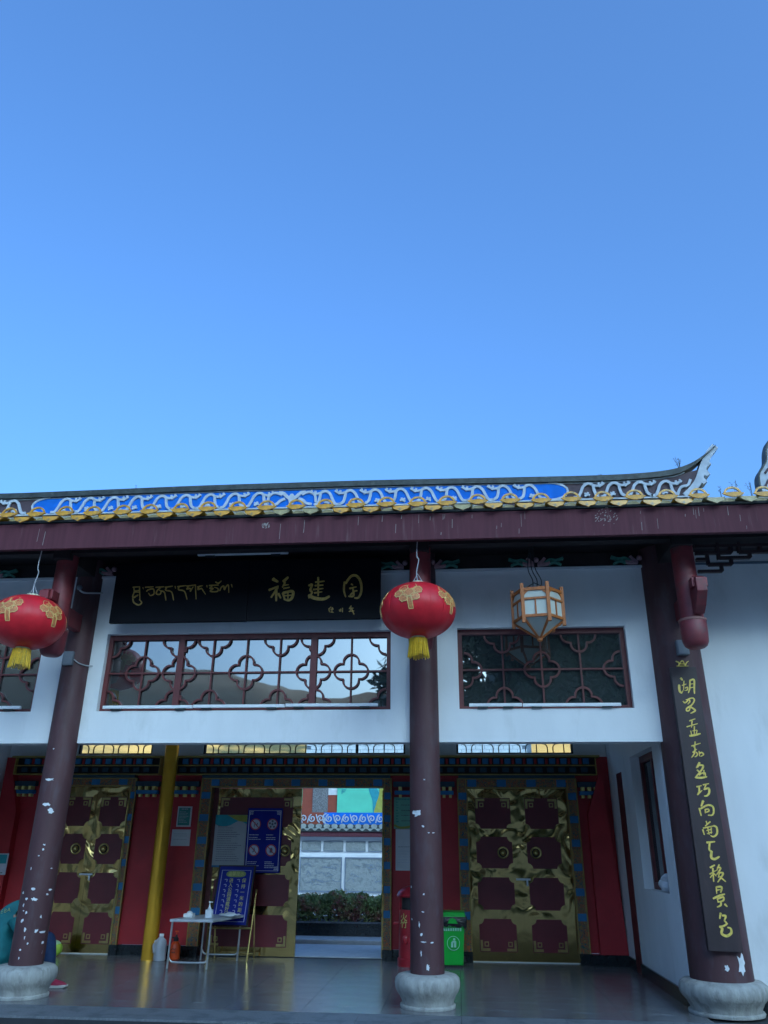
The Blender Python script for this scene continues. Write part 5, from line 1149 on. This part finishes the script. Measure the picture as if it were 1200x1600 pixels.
# red pillar box half hidden by the column
pb = thing('red_pillar_box', 'red enamel pillar box with dark slot and yellow characters behind the centre column', 'pillar box', (-0.70, 12.3, 0))
px_, py_ = -0.69, 12.35
MB().lathe(px_, py_, [(0.185, 0), (0.185, 0.09), (0.165, 0.10), (0.16, 0.70)], 32).build('body', 'boxred', pb, smooth=40)
MB().lathe(px_, py_, [(0.12, 0.70), (0.12, 0.86)], 24).build('slot', 'wiredark', pb, smooth=40)
for a in (200, 290, 20, 110): MB().tube([(px_+0.15*math.cos(R(a)), py_+0.15*math.sin(R(a)), 0.69), (px_+0.15*math.cos(R(a)), py_+0.15*math.sin(R(a)), 0.87)], 0.018, 8).build('cap_post', 'boxred', pb, smooth=40)
MB().lathe(px_, py_, [(0.19, 0.86), (0.195, 0.88), (0.17, 0.93), (0.10, 0.985), (0.03, 1.005), (0.001, 1.01)], 32).build('dome_cap', 'boxred', pb, smooth=40)
MB().box(px_-0.235, px_-0.155, py_-0.02, py_+0.02, 0.50, 0.54).build('side_lug', 'boxred', pb, bevel=0.008)
MB().ball((px_-0.06, py_-0.155, 0.33), 0.05, 14, 9, 0.9, 0.5, 1.2).build('boss', 'boxred', pb, smooth=50)
for c, z in (('\u706b', 0.60), ('\u7af9', 0.515)):
    o = text_mesh('character', c, 0.105, px_-0.085, z, py_, 'signyellow', pb); of = pb['_o']
    for v in o.data.vertices:
        X = v.co.x+of[0]-px_; v.co.y = py_-math.sqrt(max(0.0001, 0.167**2-X*X))-of[1]+(v.co.y+of[1]-py_)
    o2 = text_mesh('character', '\u70df' if c == '\u706b' else '\u7206', 0.105, px_+0.055, z, py_, 'signyellow', pb)
    for v in o2.data.vertices:
        X = v.co.x+of[0]-px_; v.co.y = py_-math.sqrt(max(0.0001, 0.167**2-X*X))-of[1]+(v.co.y+of[1]-py_)
# cloth on the recess sill, lime bag by the door
cl = thing('cloth_bundle', 'crumpled white cloth bundle on the side wall recess sill', 'cloth', (2.45, 10.2, 1.05))
q = MB().ball((2.44, 10.32, 1.13), 0.10, 18, 12, 0.7, 1.1, 0.9).ball((2.44, 10.26, 1.20), 0.055, 12, 8)
q.v = [(x+0.012*math.sin(60*z+40*y), y+0.012*math.sin(50*z), max(1.052, z)) for x, y, z in q.v]
q.build('cloth', 'paper', cl, smooth=40)
lb = thing('lime_bag', 'lime green fabric bag on the floor at the foot of the left door', 'bag', (-5.97, 12.5, 0))
q = MB().ball((-5.97, 12.5, 0.095), 0.125, 18, 12, 1.1, 0.7, 0.85); q.v = [(x, y, max(0.0, z+0.01*math.sin(20*x))) for x, y, z in q.v]
q.build('bag_body', 'lime', lb, smooth=40)
q = MB().ball((-5.985, 12.5, 0.15), 0.115, 18, 10, 1.1, 0.72, 0.6); q.build('bag_flap', 'palegreen', lb, smooth=40)

# ------------------------------------------------------------------ seated person behind the left column
def skin_mesh(name, joints, edges, m, parent=None, sub=2):
    me = bpy.data.meshes.new(name); me.from_pydata([j[:3] for j in joints], edges, [])
    ob = bpy.data.objects.new(name, me); COL.objects.link(ob)
    bm = bmesh.new(); bm.from_mesh(me); ly = bm.verts.layers.skin.verify(); bm.verts.ensure_lookup_table()
    for v, j in zip(bm.verts, joints): v[ly].radius = (j[3], j[4] if len(j) > 4 else j[3]); v[ly].use_root = v.index == 0
    bm.to_mesh(me); bm.free()
    ob.modifiers.new('s', 'SKIN').use_smooth_shade = True; sb = ob.modifiers.new('d', 'SUBSURF'); sb.levels = sub; sb.render_levels = sub
    dg = bpy.context.evaluated_depsgraph_get(); dg.update()
    me2 = bpy.data.meshes.new_from_object(ob.evaluated_get(dg)); bpy.data.objects.remove(ob)
    of = parent['_o'] if parent is not None else (0, 0, 0)
    for v in me2.vertices: v.co = (v.co.x-of[0], v.co.y-of[1], v.co.z-of[2])
    me2.materials.clear(); me2.materials.append(M[m])
    for p in me2.polygons: p.use_smooth = True
    return link(name, me2, parent)
PY = 9.98
pel = (-5.46, PY, 0.42, 0.13, 0.15)
body = [(-5.46, PY, 0.40, 0.08, 0.10), (-5.43, PY, 0.60, 0.08, 0.10), (-5.31, PY, 0.76, 0.06, 0.07), (-5.17, PY, 0.86, 0.05), (-5.09, PY, 0.93, 0.045), (-5.05, PY, 1.02, 0.08, 0.07), (-5.04, PY, 1.10, 0.08, 0.07),
        (-5.26, PY-0.14, 0.78, 0.02), (-5.14, PY-0.20, 0.60, 0.02), (-4.93, PY-0.10, 0.56, 0.03), (-5.26, PY+0.14, 0.78, 0.02), (-5.14, PY+0.20, 0.60, 0.02), (-4.93, PY+0.12, 0.56, 0.03),
        (-5.26, PY+0.02, 0.38, 0.06), (-4.82, PY-0.08, 0.53, 0.05), (-4.78, PY-0.06, 0.09, 0.035), (-5.28, PY+0.08, 0.42, 0.06), (-4.98, PY+0.16, 0.53, 0.05), (-5.0, PY+0.18, 0.09, 0.035)]
pe = skin_mesh('person', body, [(0, 1), (1, 2), (2, 3), (3, 4), (4, 5), (5, 6), (2, 7), (7, 8), (8, 9), (2, 10), (10, 11), (11, 12), (0, 13), (13, 14), (14, 15), (0, 16), (16, 17), (17, 18)], 'skin')
tag(pe, 'person in teal jacket, jeans and crimson shoes sitting behind the left column', 'person')
jk = [(-5.42, PY, 0.14, 0.27, 0.32), (-5.42, PY, 0.38, 0.25, 0.30), (-5.44, PY, 0.62, 0.165, 0.195), (-5.32, PY, 0.79, 0.16, 0.19), (-5.19, PY, 0.86, 0.09), (-5.26, PY-0.16, 0.80, 0.085), (-5.14, PY-0.21, 0.60, 0.068), (-4.98, PY-0.12, 0.565, 0.052), (-5.26, PY+0.16, 0.80, 0.085), (-5.14, PY+0.21, 0.60, 0.068), (-4.98, PY+0.14, 0.565, 0.052)]
jko = skin_mesh('jacket', jk, [(0, 1), (1, 2), (2, 3), (3, 4), (3, 5), (5, 6), (6, 7), (3, 8), (8, 9), (9, 10)], 'jacket', pe)
from mathutils.bvhtree import BVHTree
bv = BVHTree.FromPolygons([v.co.copy() for v in jko.data.vertices], [tuple(p.vertices) for p in jko.data.polygons])
for body_, x_, z_ in (('E', -5.375, 0.775), ('B', -5.335, 0.785), ('A', -5.295, 0.795)):
    o = text_mesh('jacket_letter', body_, 0.06, x_, z_, 9.5, 'letter', pe, 0.0005)
    o.parent = jko
    for v in o.data.vertices:
        h = bv.ray_cast(Vector((v.co.x, 9.0, v.co.z)), Vector((0, 1, 0)))
        if h[0] is not None: v.co.y = h[0].y-0.004
jn = [(-5.42, PY, 0.34, 0.10, 0.10), (-5.26, PY+0.02, 0.38, 0.08), (-4.80, PY-0.08, 0.53, 0.085), (-4.77, PY-0.07, 0.30, 0.082), (-4.75, PY-0.06, 0.105, 0.078), (-5.28, PY+0.08, 0.42, 0.085), (-4.99, PY+0.16, 0.53, 0.075), (-5.0, PY+0.18, 0.30, 0.066), (-5.0, PY+0.18, 0.105, 0.06)]
skin_mesh('jeans', jn, [(0, 1), (1, 2), (2, 3), (3, 4), (0, 5), (5, 6), (6, 7), (7, 8)], 'jeans', pe)
for sx, sy in ((-4.78, PY-0.05), (-5.02, PY+0.18)):
    sb_ = MB(); secs = [(-0.075, 0.030, 0.10), (-0.05, 0.042, 0.125), (0.02, 0.046, 0.125), (0.08, 0.048, 0.098), (0.15, 0.050, 0.076), (0.215, 0.044, 0.060), (0.25, 0.030, 0.044), (0.262, 0.012, 0.034)]
    for dx, wd_, ht_ in secs:
        for q_ in range(13):
            a_ = math.pi*q_/12; sb_.v.append((sx+dx, sy+wd_*math.cos(a_), 0.028+(ht_-0.028)*math.sin(a_)**0.8))
    sb_.f = [(s_*13+q_, s_*13+q_+1, (s_+1)*13+q_+1, (s_+1)*13+q_) for s_ in range(len(secs)-1) for q_ in range(12)]+[tuple(range(13)), tuple(range((len(secs)-1)*13, len(secs)*13))]
    sh = sb_.build('shoe', 'shoe', pe, smooth=60)
    MB().prism([(sx-0.075, 0.0), (sx+0.24, 0.0), (sx+0.268, 0.014), (sx+0.264, 0.032), (sx-0.08, 0.032)][::-1], sy-0.048, sy+0.045).build('sole', 'sole', sh, bevel=0.008)
skin_mesh('hair', [(-5.075, PY, 1.04, 0.075, 0.08), (-5.06, PY, 1.11, 0.09, 0.085), (-5.02, PY, 1.14, 0.07)], [(0, 1), (1, 2)], 'hair', pe)
stl = thing('stool', 'low wooden stool under the seated person', 'stool', (-5.47, PY, 0))
MB().box(-5.63, -5.30, PY-0.16, PY+0.16, 0.22, 0.25).build('seat', 'lampwood', stl, bevel=0.006)
for a in (-1, 1):
    for c in (-1, 1): MB().box(-5.465+a*0.13-0.018, -5.465+a*0.13+0.018, PY+c*0.13-0.018, PY+c*0.13+0.018, 0, 0.22).build('leg', 'lampwood', stl)

# ------------------------------------------------------------------ weeds along the ridge and tiles
r2 = random.Random(31)
def weed(x, y, z, h, n, label):
    b = MB()
    for _ in range(n):
        dx = r2.gauss(0, 0.05)*h*3; b.tube([(x, y, z-0.03), (x+dx*0.4, y, z+h*0.5), (x+dx, y, z+h*(0.7+0.4*r2.random()))], 0.004, 4, 0.0015)
        for k in range(5): 
            t = 0.5+0.5*k/5; b.ball((x+dx*t+r2.gauss(0, 0.012), y+r2.gauss(0, 0.01), z+h*t), 0.0055, 5, 4)
    o = b.build('weed', 'weed'); tag(o, label, 'weed', 'weeds growing on the roof'); return o
weed(3.36, 10.28, 6.53, 0.22, 5, 'bushy dry weed growing from the swept ridge end')
weed(4.02, 10.1, 6.0, 0.26, 3, 'thin dry weed on the tiles between ridge end and finial')
weed(4.22, 10.1, 6.0, 0.24, 4, 'dry weed on the tiles just left of the white finial')
weed(3.80, 10.1, 6.0, 0.20, 2, 'short dry weed on the tiles right of the ridge end')
weed(-4.75, 10.28, 6.45, 0.14, 1, 'single tiny weed on the left half of the ridge')
weed(2.25, 10.28, 6.43, 0.09, 3, 'low weed tuft on the right part of the ridge')
for o in bpy.data.objects:
    if '_o' in o: del o['_o']
